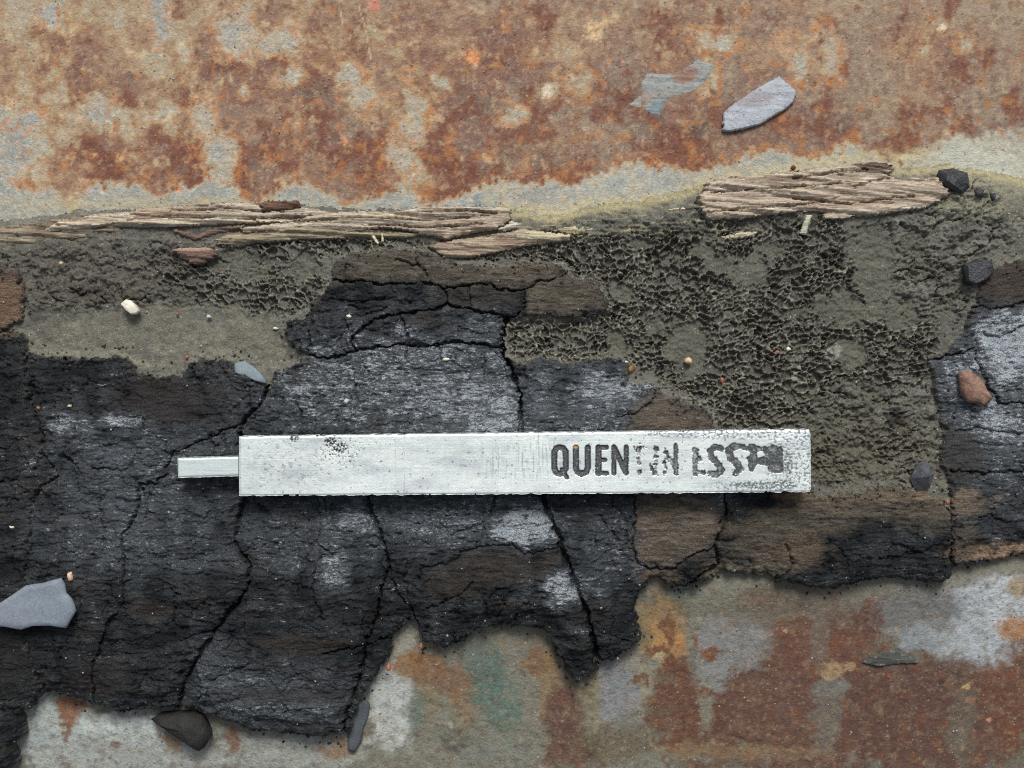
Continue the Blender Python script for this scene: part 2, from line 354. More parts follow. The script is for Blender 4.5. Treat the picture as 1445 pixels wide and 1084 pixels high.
    C = mixc(C, redm*sstep(.0, .4, n3+.3*n5), (116, 68, 54), .5)
    C = mixc(C, np.exp(-((gm-.45)/.2)**2)*sstep(-.2, .3, n3+.5*n2), (180, 116, 56), .8)
    C = mixc(C, sstep(.28, .5, fbm(X, Y, 26, o=5, seed=495, gain=.6)+.12*lowr)*sstep(-.05, .1, a), (178, 118, 62), .65)
    C = mixc(C, sstep(.34, .56, fbm(X, Y, 30, o=5, seed=497, gain=.6))*sstep(1000, 700, X), (192, 170, 132), .6)
    for pts in ([(478,5),(484,36)],[(506,5),(518,50),(523,84)],[(1140,60),(1155,50)]):      # scratches
        C = mixc(C, 1-sstep(.4, 1.5, line_d(X+n3, Y, pts)), (206, 176, 146), .6)
    C = mixc(C, sstep(.05, .45, fbm(X, Y, 17, o=5, seed=511, gain=.68))*sstep(-.05, .15, a), (118, 72, 56), .45); C = mixc(C, sstep(.1, .5, fbm(X, Y, 15, o=5, seed=513, gain=.68)), (186, 164, 126), .4)
    C = C*.9+.1*C.mean(-1, keepdims=True); lum = C.mean(-1, keepdims=True); C = C*np.clip(lum/.24, .3, 2.5)**.35*np.array([1.05, 1.02, .97], F)
    # yellow dust blown along the foot of the timber
    dl = line_d(X+n3*4, Y+n2*4, [(690,288),(735,297),(790,303),(830,289),(900,283),(950,273),(990,258),(1100,238),(1225,222),(1320,222)])
    C = mixc(C, np.exp(-(dl/9)**2)*sstep(-.6, .2, n3), (190, 178, 136), .85)
    C = mixc(C, blob(wx, wy, 200, 288, 240, 9, n3, 1.2), (178, 168, 138), .7)
    C = mixc(C, blob(wx, wy, 1400, 225, 90, 34, n3, .8), (186, 188, 172), .8)
    gl = sstep(.1, -.3, a)*.6
    # ---- lower sheet
    D = np.zeros(X.shape+(3,), F)+lin((122, 122, 108))
    D = mixc(D, sstep(-.1, .5, n1), (108, 108, 94)); D = mixc(D, sstep(.05, .5, n2+.3*n3), (136, 136, 124), .7)
    m9 = fbm(X, Y, 18, o=6, seed=505, gain=.66); mv = fbm(X, Y, 9, 40, o=5, seed=507, gain=.6)
    def L(items, nn=n2*.6+m9*.8+mv*.12, soft=.6):
        nonlocal D
        for (x, y, rx, ry, c, k) in items: D = mixc(D, blob(wx, wy, x, y, rx, ry, nn, soft), c, k)
    L([(60,1045,60,60,(172,182,178),.9),(180,1040,110,26,(184,194,190),.9),(160,1075,150,30,(166,172,166),.8),(400,1072,110,30,(162,168,160),.8),(550,1000,32,70,(188,194,188),.9),(575,900,20,30,(156,156,142),.7),
       (700,920,40,40,(128,126,112),.7)])
    L([(590,945,38,22,(140,104,66),.9),(630,965,50,28,(124,98,76),.9),(600,1000,26,26,(126,118,94),.7),(655,1000,18,30,(132,112,84),.7),(690,960,26,50,(84,108,98),.85),(712,1010,24,40,(92,116,104),.8),(672,925,28,16,(96,112,104),.7),
       (760,935,24,26,(124,92,62),.8),(775,975,14,50,(140,116,76),.7),(800,1020,26,62,(96,68,58),.95),(812,1075,40,26,(100,74,62),.9),(740,905,46,20,(120,118,104),.6),(700,1070,60,20,(124,126,116),.7),
       (585,1010,14,30,(92,116,108),.6),(940,855,26,26,(92,84,70),.8),(960,840,22,10,(78,98,92),.9),(912,905,10,18,(60,82,80),.8)])
    L([(935,895,34,50,(146,122,84),.9),(900,965,30,36,(140,136,116),.9),(945,905,20,26,(176,134,84),.8),(870,985,34,48,(132,136,138),.95),(840,1000,10,60,(128,124,96),.9),(870,1060,60,26,(104,96,76),.8),(822,960,16,50,(120,110,88),.7)])
    L([(1000,1020,60,70,(94,62,48),.95),(960,1010,40,60,(100,66,48),.9),(1140,1000,160,130,(98,68,56),.95),(1330,1020,140,110,(92,64,54),.95),(1150,900,60,50,(106,72,58),.8),(1200,890,60,30,(104,68,52),.85),(1235,868,26,26,(88,54,42),.9),(1440,960,50,120,(104,68,50),.9),
       (1080,860,40,30,(110,82,64),.6)])
    L([(1040,905,48,44,(128,130,128),.95),(1010,950,26,34,(130,134,132),.9),(1000,1000,12,40,(126,128,112),.8),(1065,860,60,26,(112,108,94),.8),(1120,840,60,22,(100,94,80),.7),(1180,850,36,36,(108,102,92),.7),(1160,900,14,40,(112,106,96),.6),
       (1380,880,74,58,(168,176,180),1.),(1300,870,60,40,(116,118,116),.95),(1420,850,40,40,(186,192,194),1.),(1300,905,34,20,(140,148,150),.95),
       (1178,975,26,18,(112,114,108),.95),(1175,1020,22,48,(112,108,98),.8),(1370,1030,20,60,(104,98,86),.7),(1010,1070,80,12,(132,110,80),.7),(1095,1075,90,10,(126,104,80),.7),(1440,830,16,14,(156,136,96),.8)])
    L([(85,1008,16,32,(134,92,66),.95),(105,1004,18,8,(128,84,58),.9),(82,1040,8,14,(120,88,66),.8),(236,1052,14,22,(130,108,84),.9),(322,1054,10,20,(120,86,64),.9),(470,1068,26,14,(136,108,80),.8),(150,1062,10,5,(110,92,82),.8),(1007,928,10,9,(118,72,44),1.),(985,905,6,6,(120,80,54),.9),(1000,985,12,9,(110,74,54),.9)], n3, .7)
    L([(945,890,10,20,(110,68,44),.9),(930,920,18,10,(104,64,44),.85),(955,945,20,18,(100,62,44),.9),(905,965,12,10,(108,70,50),.85),(960,915,8,18,(176,124,74),.8),(928,930,10,6,(186,170,128),.7)], n5, .3)
    for (x, y, r, c) in [(1408,1024,4,(206,150,124)),(1380,995,7,(172,128,104)),(1372,975,6,(196,160,104)),(1435,890,22,(170,116,60)),(1180,952,16,(176,150,110)),(1205,945,8,(186,158,118)),(1337,970,5,(50,46,42)),(1112,893,3,(206,176,140))]:
        D = mixc(D, blob(X+n5*3, Y+n3*3, x, y, r, r*.8, n5, .6, 0, .4), c, .8)
    D = mixc(D, sstep(.0, .5, fbm(X, Y, 20, o=5, seed=461, gain=.65)), (132, 120, 98), .35); D = mixc(D, sstep(.1, .5, fbm(X, Y, 16, o=5, seed=471, gain=.65)), (84, 66, 56), .4)
    D = mixc(D, sstep(.35, .7, n5+.5*n3), (78, 62, 52), .35)
    D = mixc(D, sstep(.35, .65, fbm(X, Y, 8, o=3, seed=203)+.3*n2), (166, 140, 106), .35)
    D = mixc(D, sstep(.25, .6, m9+.4*n3), (146, 126, 92), .4); D = mixc(D, sstep(.2, .6, -m9+.4*n2), (84, 64, 50), .35)
    D = mixc(D, sstep(.15, .5, fbm(X, Y, 26, o=6, seed=509, gain=.62))*sstep(.30, .1, D[..., 2]*2.2), (128, 78, 46), .5)
    gl2 = sstep(.09, .2, D[..., 2]*1.2)*.7
    C = np.where(up[..., None], C, D); gl = np.where(up, gl, gl2)
    Z = metal_z(X, Y)+fbm(X, Y, 90, o=3, seed=12)*2.2+n3*.35*(1-.7*gl)
    for (x, y, rx, ry, h) in [(640,1048,22,30,6),(528,1046,10,16,3),(120,1045,16,12,3),(148,1040,12,8,2.5),(1060,1045,30,12,2),(838,1055,12,30,4)]:
        e = ell(X+n3*3, Y+n3*3, x, y, rx, ry, 20); Z = Z+h*sstep(0, .6, e)*(1+.35*np.sin((X-x)*.9+n2*4)*sstep(0, .3, e))
    pits = blob(X, Y, 1400, 862, 50, 40, n3, .6); Z = Z-pits*1.8*np.maximum(n5, 0)
    q = np.ones((X.shape[0]-1, X.shape[1]-1), bool)
    o = grid_obj('rusty_metal_sheet', X, Y, Z, q, C, {'Gls': gl}, M_METAL)
    o['kind'] = 'structure'
    return o
sheet = build_metal()

# ------------------------------------------------------------------ timber and soil: one relief cut into blocks
TZ = 30.0; TK = kof(TZ)
def build_terrain():
    st = 1.35
    xs = np.arange(-84, 1530, st, dtype=F); ys = np.arange(214, 1104, st, dtype=F)
    X, Y = np.meshgrid(xs, ys)
    n2 = fbm(X, Y, 30, o=4, seed=208); n3 = fbm(X, Y, 12, o=4, seed=215); n4 = fbm(X, Y, 5, o=3, seed=230); n1 = fbm(X, Y, 110, o=4, seed=240)
    wn = fbm(X, Y, 30, o=4, seed=261)
    wx = X+n3*5.5+n4*2.4+n2*5; wy = Y+fbm(X, Y, 12, o=4, seed=271)*5.5+n4*2.0+wn*4
    sdT = poly_sd(wx, wy, TERR)
    top = np.interp(X, [p[0] for p in TERR_TOP], [p[1] for p in TERR_TOP]).astype(F)
    sdA = np.maximum(np.maximum(poly_sd(wx, wy, CHAR_A), poly_sd(wx, wy, CHAR_B)), poly_sd(wx, wy, CHAR_C))
    char = np.minimum(sdA, sdT)
    cm = sstep(-3, 3, char)
    slope = metal_z(X, Y)*.7
    # ---- char relief: fibres along x, stepped flakes, cracks
    grain = fbm(X, Y+n2*5, 46, 5.5, o=4, seed=301); fine = fbm(X, Y+n2*4, 16, 2.6, o=3, seed=311)
    lay = fbm(X, Y, 60, 26, o=4, seed=321)*2.2+n3*.35
    terr_ = (np.floor(lay)+sstep(.0, .16, lay-np.floor(lay)))
    lay2 = fbm(X, Y, 24, 12, o=4, seed=331)*2.4
    terr2 = np.floor(lay2)+sstep(0, .2, lay2-np.floor(lay2))
    m3 = fbm(X, Y, 5.5, 3.4, o=2, seed=341)
    zc = 33+n1*3; det = grain*1.7+fine*1.0+terr_*2.3+terr2*1.5+n4*.6+m3*.7
    brownm = np.zeros(X.shape, F)
    BR = [(240,565,75,34,(58,50,50),.7),(930,580,26,30,(92,78,68),.8),
          (540,365,70,16,(104,96,84),.8),(740,385,60,12,(118,98,78),.8),(680,420,60,16,(72,68,64),.7),(1240,700,130,10,(142,118,92),.9),(1330,715,60,16,(112,96,78),.8),(1100,745,90,14,(84,74,62),.8),(1180,720,110,8,(120,104,82),.6),(1110,775,50,26,(100,84,72),.9),
          (1415,780,70,13,(146,118,98),1.),(1360,770,26,24,(84,74,64),.8),(1420,395,70,34,(80,68,60),.95),(0,425,46,44,(116,90,72),1.),(430,912,70,14,(64,56,50),.7),(400,985,90,12,(54,48,46),.6),(140,960,40,26,(50,44,44),.6),(600,450,30,10,(70,64,60),.7),(1050,808,60,14,(96,90,78),.9),(930,815,30,10,(88,76,62),.9),(1350,640,40,40,(64,56,52),.7),(215,860,30,16,(66,58,54),.6),(0,930,40,60,(46,44,42),.6),(560,960,40,20,(48,42,40),.5),(1200,690,70,8,(78,72,60),.9)]
    C = np.zeros(X.shape+(3,), F)+lin((29, 34, 37))
    C = mixc(C, sstep(-.2, .5, n1+.3*n3), (25, 30, 34)); C = mixc(C, sstep(.0, .5, n2+.4*grain), (46, 53, 57), .8)
    C = mixc(C, sstep(.05, .5, fbm(X, Y, 80, 30, o=5, seed=350, gain=.6)), (46, 43, 42), .8)
    for (x, y, rx, ry, c, k) in BR:
        c = tuple(min(255, (v*.68+.32*sum(c)/3)*(1.15 if sum(c) > 210 else 1.0)*f_) for v, f_ in zip(c, (1., .985, .93)))
        m = blob(wx, wy, x, y, rx, ry, wn*.9+n2*.5+grain*.5, .9); C = mixc(C, m, c, k); brownm = np.maximum(brownm, m*k)
    # plates where the burnt skin has come away and the brown wood shows: (outline, colour, cover, how much lower)
    for (pts, c, k, dz_) in [([(893,690),(1012,690),(1024,745),(1008,772),(960,795),(945,805),(915,803),(897,795)], (112,102,90), .85, 3),
                        ([(600,815),(650,780),(690,770),(724,768),(745,784),(786,776),(790,800),(760,818),(700,828),(650,842),(610,850)], (62,57,53), .8, 4),
                        ([(470,372),(500,355),(560,351),(640,372),(760,372),(845,398),(858,430),(790,446),(740,440),(738,410),(690,402),(626,408),(605,398),(470,396)], (98,91,80), .95, 0),
                        ([(1150,700),(1290,690),(1345,725),(1345,760),(1290,745),(1200,735),(1110,755),(1040,800),(1020,800),(1020,770),(1090,715)], (90,84,74), .65, 1),
                        ([(930,545),(985,570),(1008,585),(1010,640),(900,640),(878,606),(895,570)], (104,93,80), .85, 2)]:
        m = sstep(-12, 16, poly_sd(wx+n3*3, wy+grain*9, pts)+9*n3+10*n2)
        C = mixc(C, m, c, k); C = mixc(C, m*sstep(.0, .5, grain+.4*n2), tuple(v*1.18 for v in c), .6); C = mixc(C, m*sstep(.1, .5, -grain+.5*n2), tuple(v*.66 for v in c), .6)
        brownm = np.maximum(brownm, m*k); det = det-dz_*m
    # glossy graphite-like burnt faces, their pale sheen also painted into the colour
    gl = .24+.2*n2+.5*fbm(X, Y, 90, 34, o=5, seed=371, gain=.6)
    for (x, y, rx, ry, k) in [(742,742,44,26,1.),(560,540,190,70,.7),(250,660,120,60,.5),(180,760,110,50,.5),(420,760,90,50,.5),(380,990,110,40,.55),(700,590,50,40,.8),(640,735,120,40,.6),(1400,560,90,140,.6),(870,570,120,50,.6),(650,565,80,36,.75),(690,470,60,22,.6),(1425,490,50,50,1.),(1400,600,60,34,.8),(1345,520,30,30,.7),(800,828,40,20,.9),(880,545,60,22,.8),(500,735,50,18,.7),(100,598,30,18,.7),(180,592,30,9,.9),(560,720,30,20,.5),(380,1000,70,24,.55),(300,940,30,40,.5),(830,600,60,40,.55),(860,760,40,60,.5),(900,800,16,16,.7),(640,740,60,14,.6),(470,800,20,30,.7),(150,640,60,30,.5),(1010,700,20,20,.8),(160,720,60,50,.4)]:
        m = blob(wx, wy, x, y, rx*1.25, ry*1.25, wn*.9+n2*.5+fine*.6, 1.3); gl = np.maximum(gl, k*m)
        C = mixc(C, m*(1-brownm), (96, 104, 112), .5*k)
    dust = (1-sstep(0, 16, sdA))*sstep(-.1, .4, n3+.4*n4)*sstep(900, 560, Y)+.5*sstep(.35, .6, fbm(X, Y, 26, 14, o=5, seed=381))*sstep(-.2, .3, n1)
    C = mixc(C, np.clip(dust, 0, 1), (104, 101, 90), .6)
    gl = np.clip(gl, .05, 1)*(1-.75*brownm)*(1-.6*np.clip(dust, 0, 1))
    zc = zc-brownm*1.5+det*(1-.55*brownm)
    # rounded burnt rims
    zc = zc-12*(1-sstep(0, 46, sdT+8*n2))-6*(1-sstep(0, 7, sdT))-2*(1-sstep(0, 4, sdA))
    # cracks
    nc = n3*4.5+n4*1.8; mc = fbm(X, Y, 12, o=4, seed=391)*4.5
    crk = np.full(X.shape, 1e3, F)
    for (pts, hw, dep) in CRACKS:
        x0, x1 = min(p[0] for p in pts)-30, max(p[0] for p in pts)+30; y0, y1 = min(p[1] for p in pts)-30, max(p[1] for p in pts)+30
        sl = (slice(max(0, int((y0-ys[0])/st)), max(0, int((y1-ys[0])/st))), slice(max(0, int((x0-xs[0])/st)), max(0, int((x1-xs[0])/st))))
        d = line_d(X[sl]+nc[sl], Y[sl]+mc[sl], pts)
        h = hw*np.clip(.85+1.0*n2[sl]+.6*n3[sl], .22, 1.8)
        h = h*.8; zc[sl] -= dep*(1-sstep(h*.45, h*1.1, d))+.8*(1-sstep(h, h*2.6, d))
        if hw >= 3.5: zc[sl] -= (5+3*n2[sl])*(1-sstep(2, 9+2.2*hw+6*n2[sl], d))
        crk[sl] = np.minimum(crk[sl], d/np.maximum(h, .8))
        C[sl] = C[sl]*(1-.0)  # colour of the wood runs on into the crack
        if pts[0] in ((36,495),):      # dust has settled along this one
            C[sl] = mixc(C[sl], (1-sstep(h*.6, h*1.6, d))*sstep(-.3, .3, n3[sl]), (104, 100, 92), .8)
    for pts in FINE:
        x0, x1 = min(p[0] for p in pts)-14, max(p[0] for p in pts)+14; y0, y1 = min(p[1] for p in pts)-14, max(p[1] for p in pts)+14
        sl = (slice(max(0, int((y0-ys[0])/st)), int((y1-ys[0])/st)), slice(max(0, int((x0-xs[0])/st)), int((x1-xs[0])/st)))
        d = line_d(X[sl]+nc[sl], Y[sl]+mc[sl], pts); h = 1.6*(1+.6*n2[sl])
        zc[sl] -= 5*(1-sstep(h*.35, h*1.1, d))+.6*(1-sstep(2, 6, d))
    # small shrinkage checks across the fibre, wherever the wood is burnt
    f1, f2, cid = voronoi((X+n3*6)/30+3.1, (Y+n2*8)/52, 401)
    chk = (1-sstep(.02, .075, f2-f1))*sstep(-.1, .35, fbm(X, Y, 60, o=3, seed=411)); zc = zc-chk*4*(1-.95*brownm)
    f1, f2, cid = voronoi((X+n3*6)/20, (Y+n4*2)/8, 421)
    zc = zc+(cid-.5)*1.8*(1-.8*brownm)-(1-brownm)*(1-sstep(.02, .12, f2-f1))*1.6*sstep(0, .4, fbm(X, Y, 44, o=3, seed=431))
    for (x, y, rx, ry, dz) in [(512,806,20,12,-4),(240,810,14,10,-4),(95,660,12,26,-9),(60,705,14,18,-9),(45,560,10,20,-8),(20,480,30,40,3),(470,470,60,24,5),(640,880,30,24,-3),(820,940,26,30,-5),(265,960,14,34,-9)]:
        zc = zc+dz*sstep(0, .5, ell(wx, wy, x, y, rx, ry, -20 if dz == -9 else 0)+.3*n3)
    zc = zc+slope
    # nothing under the bar may stand higher than the bar's underside
    # ---- soil relief
    zs = 24+n1*4+n2*1.8+n3*1.1+n4*.8
    Cs = np.zeros(X.shape+(3,), F)+lin((116, 114, 101))
    Cs = mixc(Cs, sstep(-.2, .5, n1+.2*n3), (103, 101, 90)); Cs = mixc(Cs, sstep(.0, .5, n2+.3*n3), (131, 129, 114), .7); Cs = mixc(Cs, sstep(.2, .6, n3+.4*n4), (90, 88, 79), .6)
    hm = np.zeros(X.shape, F)
    for (x, y, rx, ry, k) in [(800,478,100,34,1),(800,343,70,20,.9),(960,372,80,36,.7),(930,432,110,50,1),(1060,430,120,70,1),(1110,500,120,60,1),(1090,560,110,44,1),(1170,340,26,46,.9),(1190,440,70,60,.9),(1305,470,24,44,.7),(1080,340,70,20,.9),(1230,540,60,30,.6),(380,348,60,18,.9),(300,400,70,30,.9),(400,402,56,40,1),(460,345,50,14,.9),(370,430,50,20,.7),(540,345,70,9,.9),(1240,630,70,26,.7),(1180,650,40,40,.6),(1270,600,30,40,.5),(230,370,40,20,.5),(1130,610,110,20,.8),(700,360,40,8,.8)]:
        hm = np.maximum(hm, blob(wx, wy, x, y, rx, ry, n2*.8+n3*.3, .35)*k)
    floor = np.zeros(X.shape, F)
    for (x, y, rx, ry, a) in [(1058,384,27,22,0),(1240,372,36,60,-12),(1290,355,22,36,0),(972,492,26,38,0),(1336,410,16,40,0),(1196,436,42,20,10),(1202,500,24,22,0),(1168,592,42,26,-20),(1218,560,40,26,0),(870,490,14,20,0),(1020,372,20,13,0),(1090,352,18,10,0),(905,345,18,9,0),(990,352,20,10,0),(1130,440,26,7,-10),(1270,440,30,22,0),(1205,640,36,16,0),(345,372,34,22,0),(300,370,20,14,0),(425,375,26,14,0),(250,420,20,16,0),(880,412,16,12,0),(925,460,16,12,0)]:
        floor = np.maximum(floor, blob(wx, wy, x, y, rx*1.05, ry*1.05, n2*.9+n3*.7, .12, a))
    hm = np.maximum(hm, sstep(-16, 14, poly_sd(wx, wy, [(725,352),(900,336),(1000,322),(1150,322),(1195,345),(1215,420),(1300,440),(1330,520),(1250,545),(1190,605),(1030,606),(960,545),(880,500),(730,500),(720,455),(850,445),(850,400),(790,372),(730,372)])+20*n2+10)*1.)
    hm = hm*(1-floor)
    # honeycomb of burst bubbles in two sizes
    vx = X+n2*7+n3*1.5; vy = Y+wn*7+n4*.6
    f1, f2, cid = voronoi(vx/13.0, vy/10.8, 501, .9); e = f2-f1
    small = sstep(-.15, .25, fbm(X, Y, 40, o=3, seed=521))
    p1 = sstep(.025, .22, e)*np.where(cid < .06, .4, .55+.5*cid); 
    g1, g2, cid2 = voronoi(vx/8.6, vy/7.4, 511, .9); e2 = g2-g1
    p2 = sstep(.035, .28, e2)*np.where(cid2 < .06, .4, .55+.5*cid2)*.7
    h1, h2, cid3 = voronoi(vx/17, vy/13.5, 515, .9); p3 = sstep(.02, .17, h2-h1)*np.where(cid3 < .1, .4, .5+.4*cid3)
    bigm = fbm(X, Y, 36, o=3, seed=525)
    pit = np.where(bigm > .28, p3, np.where(small > .5, p2, p1))
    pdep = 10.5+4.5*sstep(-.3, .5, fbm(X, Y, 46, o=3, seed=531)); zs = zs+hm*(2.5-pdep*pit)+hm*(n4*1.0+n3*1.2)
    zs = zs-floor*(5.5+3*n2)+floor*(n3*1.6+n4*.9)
    Cs = mixc(Cs, hm, (96, 93, 82), .5); Cs = mixc(Cs, hm*(1-sstep(.08, .3, pit)), (152, 147, 127), .9)  # darker honeycomb and pale wall tops: shading painted into the soil colour
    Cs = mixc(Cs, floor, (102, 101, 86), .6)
    # clods and ledges elsewhere
    led = fbm(X, Y, 26, 20, o=4, seed=541)*2.6; led = np.floor(led)+sstep(0, .14, led-np.floor(led))
    lm = np.maximum(np.maximum(blob(wx, wy, 150, 390, 190, 58, n2, .5), blob(wx, wy, 1350, 350, 90, 110, n2, .5)), np.maximum(blob(wx, wy, 1230, 620, 130, 80, n2, .5), blob(wx, wy, 960, 315, 230, 22, n2, .5)*.6))
    zs = zs+lm*(led*3.6+n3*2.6+n4*1.5)*(1-hm)
    f1, f2, cid = voronoi((X+n3*8)/34, (Y+n2*6)/20, 551)
    zs = zs-lm*(1-hm)*(1-sstep(.01, .07, f2-f1))*8*sstep(-.1, .3, fbm(X, Y, 50, o=3, seed=561))
    Cs = mixc(Cs, blob(wx, wy, 120, 385, 160, 44, n2, .6), (100, 95, 84), .75)
    Cs = mixc(Cs, blob(wx, wy, 130, 415, 60, 12, n3, .6), (84, 76, 68), .7)
    silt = blob(wx, wy, 220, 478, 215, 46, n2*.6, .5)
    zs = zs*(1-silt)+silt*(20+n1*3+n2*2.4+n3*.9+n4*.5); Cs = mixc(Cs, silt, (124, 121, 105), .85); Cs = mixc(Cs, silt*sstep(-.1, .4, n2+.6*n3), (104, 101, 90), .6); Cs = mixc(Cs, silt*sstep(.1, .5, fbm(X, Y, 40, 14, o=4, seed=581)), (142, 137, 116), .6)
    strk = fbm(X, Y, 40, 4, o=3, seed=571)
    tb = blob(wx, wy, 870, 318, 170, 22, n2, .6); zs = zs+tb*strk*2.2; Cs = mixc(Cs, tb*sstep(.1, .5, strk), (172, 164, 128), .7)
    Cs = mixc(Cs, blob(wx, wy, 1390, 270, 80, 36, n2, .8), (146, 142, 118), .8)
    Cs = mixc(Cs, blob(wx, wy, 1180, 495, 12, 9, n3, .6), (160, 156, 140), .8)
    Cs = mixc(Cs, blob(wx, wy, 1240, 640, 130, 50, n2, .8), (104, 98, 82), .6)
    Cs = mixc(Cs, blob(wx, wy, 1270, 590, 14, 12, n3, .6), (54, 50, 46), .8)
    Cs = Cs*np.array([1.05, 1.08, 1.16], F)
    dtop = Y-top+n3*5
    Cs = mixc(Cs, np.exp(-((dtop-6)/8)**2)*sstep(660, 740, X), (186, 176, 136), .75)
    ramp = sstep(-6, 34, dtop); zs = zs*(.12+.88*ramp)-2
    zs = zs+slope
    # meet the char: soil laps against it, a little lower
    wgt = .7*sstep(-14, 0, char); zs = zs*(1-wgt)+wgt*(27+slope+n3)
    # char bits strewn along the border
    Z = np.where(char > 0, zc, zs)
    Z = np.where((np.abs(X-700) < 460) & (np.abs(Y-655) < 48), np.minimum(Z, 39), Z)
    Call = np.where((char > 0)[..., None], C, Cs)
    out = sdT <= 0
    Z = np.where(out, metal_z(X, Y)-5, Z)
    Z = np.where(~out, np.maximum(Z, metal_z(X, Y)+1.0), Z)
    ins = ~out
    anyin = ins[1:, 1:] | ins[:-1, 1:] | ins[1:, :-1] | ins[:-1, :-1]
    # ---- label blocks on the relief
    isch = (char > 0) & ins
    open_ = isch & (crk > 1.0)
    f = 2
    oc = open_[::f, ::f]; ich = isch[::f, ::f]
    lab = np.where(oc, np.arange(oc.size).reshape(oc.shape)+1, 0)
    def spread(lab, mask, n, only_empty):
        for it in range(n):
            old = lab
            m = lab.copy()
            m[1:] = np.maximum(m[1:], lab[:-1]); m[:-1] = np.maximum(m[:-1], lab[1:]); m[:, 1:] = np.maximum(m[:, 1:], lab[:, :-1]); m[:, :-1] = np.maximum(m[:, :-1], lab[:, 1:])
            lab = np.where(mask & ((lab == 0) if only_empty else True), m, lab)
            if np.array_equal(lab, old): break
        return lab
    def sweep(lab, mask):       # run labels along rows and columns: fast connected components
        for it in range(60):
            old = lab.copy()
            for ax in (0, 1):
                for rev in (False, True):
                    L_ = lab if ax == 0 else lab.T; Mk = mask if ax == 0 else mask.T
                    if rev: L_ = L_[::-1]; Mk = Mk[::-1]
                    L_ = L_.copy()
                    for i in range(1, L_.shape[0]):
                        L_[i] = np.where(Mk[i], np.maximum(L_[i], np.where(Mk[i-1], L_[i-1], 0)), 0)
                    if rev: L_ = L_[::-1]
                    lab = L_ if ax == 0 else L_.T
            if np.array_equal(lab, old): break
        return np.ascontiguousarray(lab)
    lab = sweep(lab, oc)
    ids, cnt = np.unique(lab[lab > 0], return_counts=True)
    small_ = ids[cnt < 260]
    lab[np.isin(lab, small_)] = 0
    lab = spread(lab, ich, 80, True)
    lab = np.where(ich & (lab == 0), ids[np.argmax(cnt)], lab)
    big = np.repeat(np.repeat(lab, f, 0), f, 1)[:X.shape[0], :X.shape[1]]
    ql = big[:-1, :-1]
    qch = (isch[:-1, :-1] | isch[1:, 1:] | isch[1:, :-1] | isch[:-1, 1:])
    # border quads whose sample fell outside take the label of a neighbour
    ql = np.where(qch, ql, 0)
    ql = spread(ql, qch, 12, True)
    for i in np.unique(ql[ql > 0]):
        m = (ql == i) & anyin; m[1:, 1:] |= False
        comp = sweep(np.where(m, np.arange(m.size).reshape(m.shape)+1, 0), m); u, c_ = np.unique(comp[comp > 0], return_counts=True)
        if len(u) > 1: ql[m & (comp != u[np.argmax(c_)])] = 0
    qs = anyin & (ql == 0)
    timber = empty('charred_timber', (0, 0, 0), 'charred black split timber lying across the rusty sheet under the metal bar', 'timber')
    blocks = []
    for i in np.unique(ql[ql > 0]):
        m = (ql == i) & anyin
        if m.sum() < 20: qs |= m; continue
        blocks.append(grid_obj('char_block', X, Y, Z, m, Call, {'Gls': gl}, M_CHAR, timber, TK))
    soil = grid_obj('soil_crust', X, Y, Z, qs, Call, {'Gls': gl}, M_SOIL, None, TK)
    soil['kind'] = 'stuff'; tag(soil, 'grey brown bubbly dried soil crust filling the gaps of the burnt timber', 'soil')
    # loose grit lying on everything
    rg = np.random.default_rng(5)
    def zat(x, y):
        i = np.clip(((y-ys[0])/st).astype(int), 0, len(ys)-1); j = np.clip(((x-xs[0])/st).astype(int), 0, len(xs)-1)
        on = sdT[i, j] > 2
        return np.where(on, Z[i, j], metal_z(x, y)), on, char[i, j], sdT[i, j]
    def grit(name, x, y, z, on, r, mat, label):
        k = np.where(on, TK, 1.0); n = len(x)
        o = np.array([(1,0,0),(0,1,0),(-1,0,0),(0,-1,0),(0,0,.8),(0,0,-.6)], F)
        P = o[None]*(.6+.8*rg.random((n, 6, 3)))*r[:, None, None]
        a = rg.random(n)*6.28; ca, sa = np.cos(a)[:, None], np.sin(a)[:, None]
        px, py = P[..., 0]*ca-P[..., 1]*sa, P[..., 0]*sa+P[..., 1]*ca
        V = np.stack([((x-CX)*k)[:, None]+px, ((CY-y)*k)[:, None]+py, (z+r*.25)[:, None]+P[..., 2]], -1).reshape(-1, 3)*S
        f = np.array([(0,1,4),(1,2,4),(2,3,4),(3,0,4),(1,0,5),(2,1,5),(3,2,5),(0,3,5)])
        Q = (f[None]+(np.arange(n)*6)[:, None, None]).reshape(-1, 3)
        g = make_mesh(name, V, Q, mat=mat, smooth=False); g['kind'] = 'stuff'; return tag(g, label, 'grit')
    x = rg.uniform(0, 1445, 26000); y = rg.uniform(230, 1084, 26000); z, on, ch, sd = zat(x, y)
    cl = fbm(x.astype(F), y.astype(F), 60, o=3, seed=901)
    keep = (np.abs(ch+2) < 16+14*cl) & on & (rg.random(len(x)) < .42+.5*cl) | (~on & (sd > -26) & (y > 780) & (sd > -14) & (rg.random(len(x)) < .14))
    m_ = mat_stone('char_crumb', (52,54,58), (30,32,35), 6, .5, .6, bump=.5)
    grit('char_crumbs', x[keep], y[keep], z[keep], on[keep], rg.uniform(.9, 2.6, keep.sum())**1.0, m_, 'fine black char crumbs strewn along the edges of the timber')
    x = rg.uniform(0, 1445, 9000); y = rg.uniform(0, 1084, 9000); z, on, ch, sd = zat(x, y)
    cl = fbm(x.astype(F), y.astype(F), 80, o=3, seed=911); keep = rg.random(len(x)) < np.clip(.10+.35*cl, .02, .5)*np.where(ch > 0, .35, 1)
    m_ = mat_stone('sand_grain', (196,188,168), (130,122,106), 5, .7, .4, bump=.4)
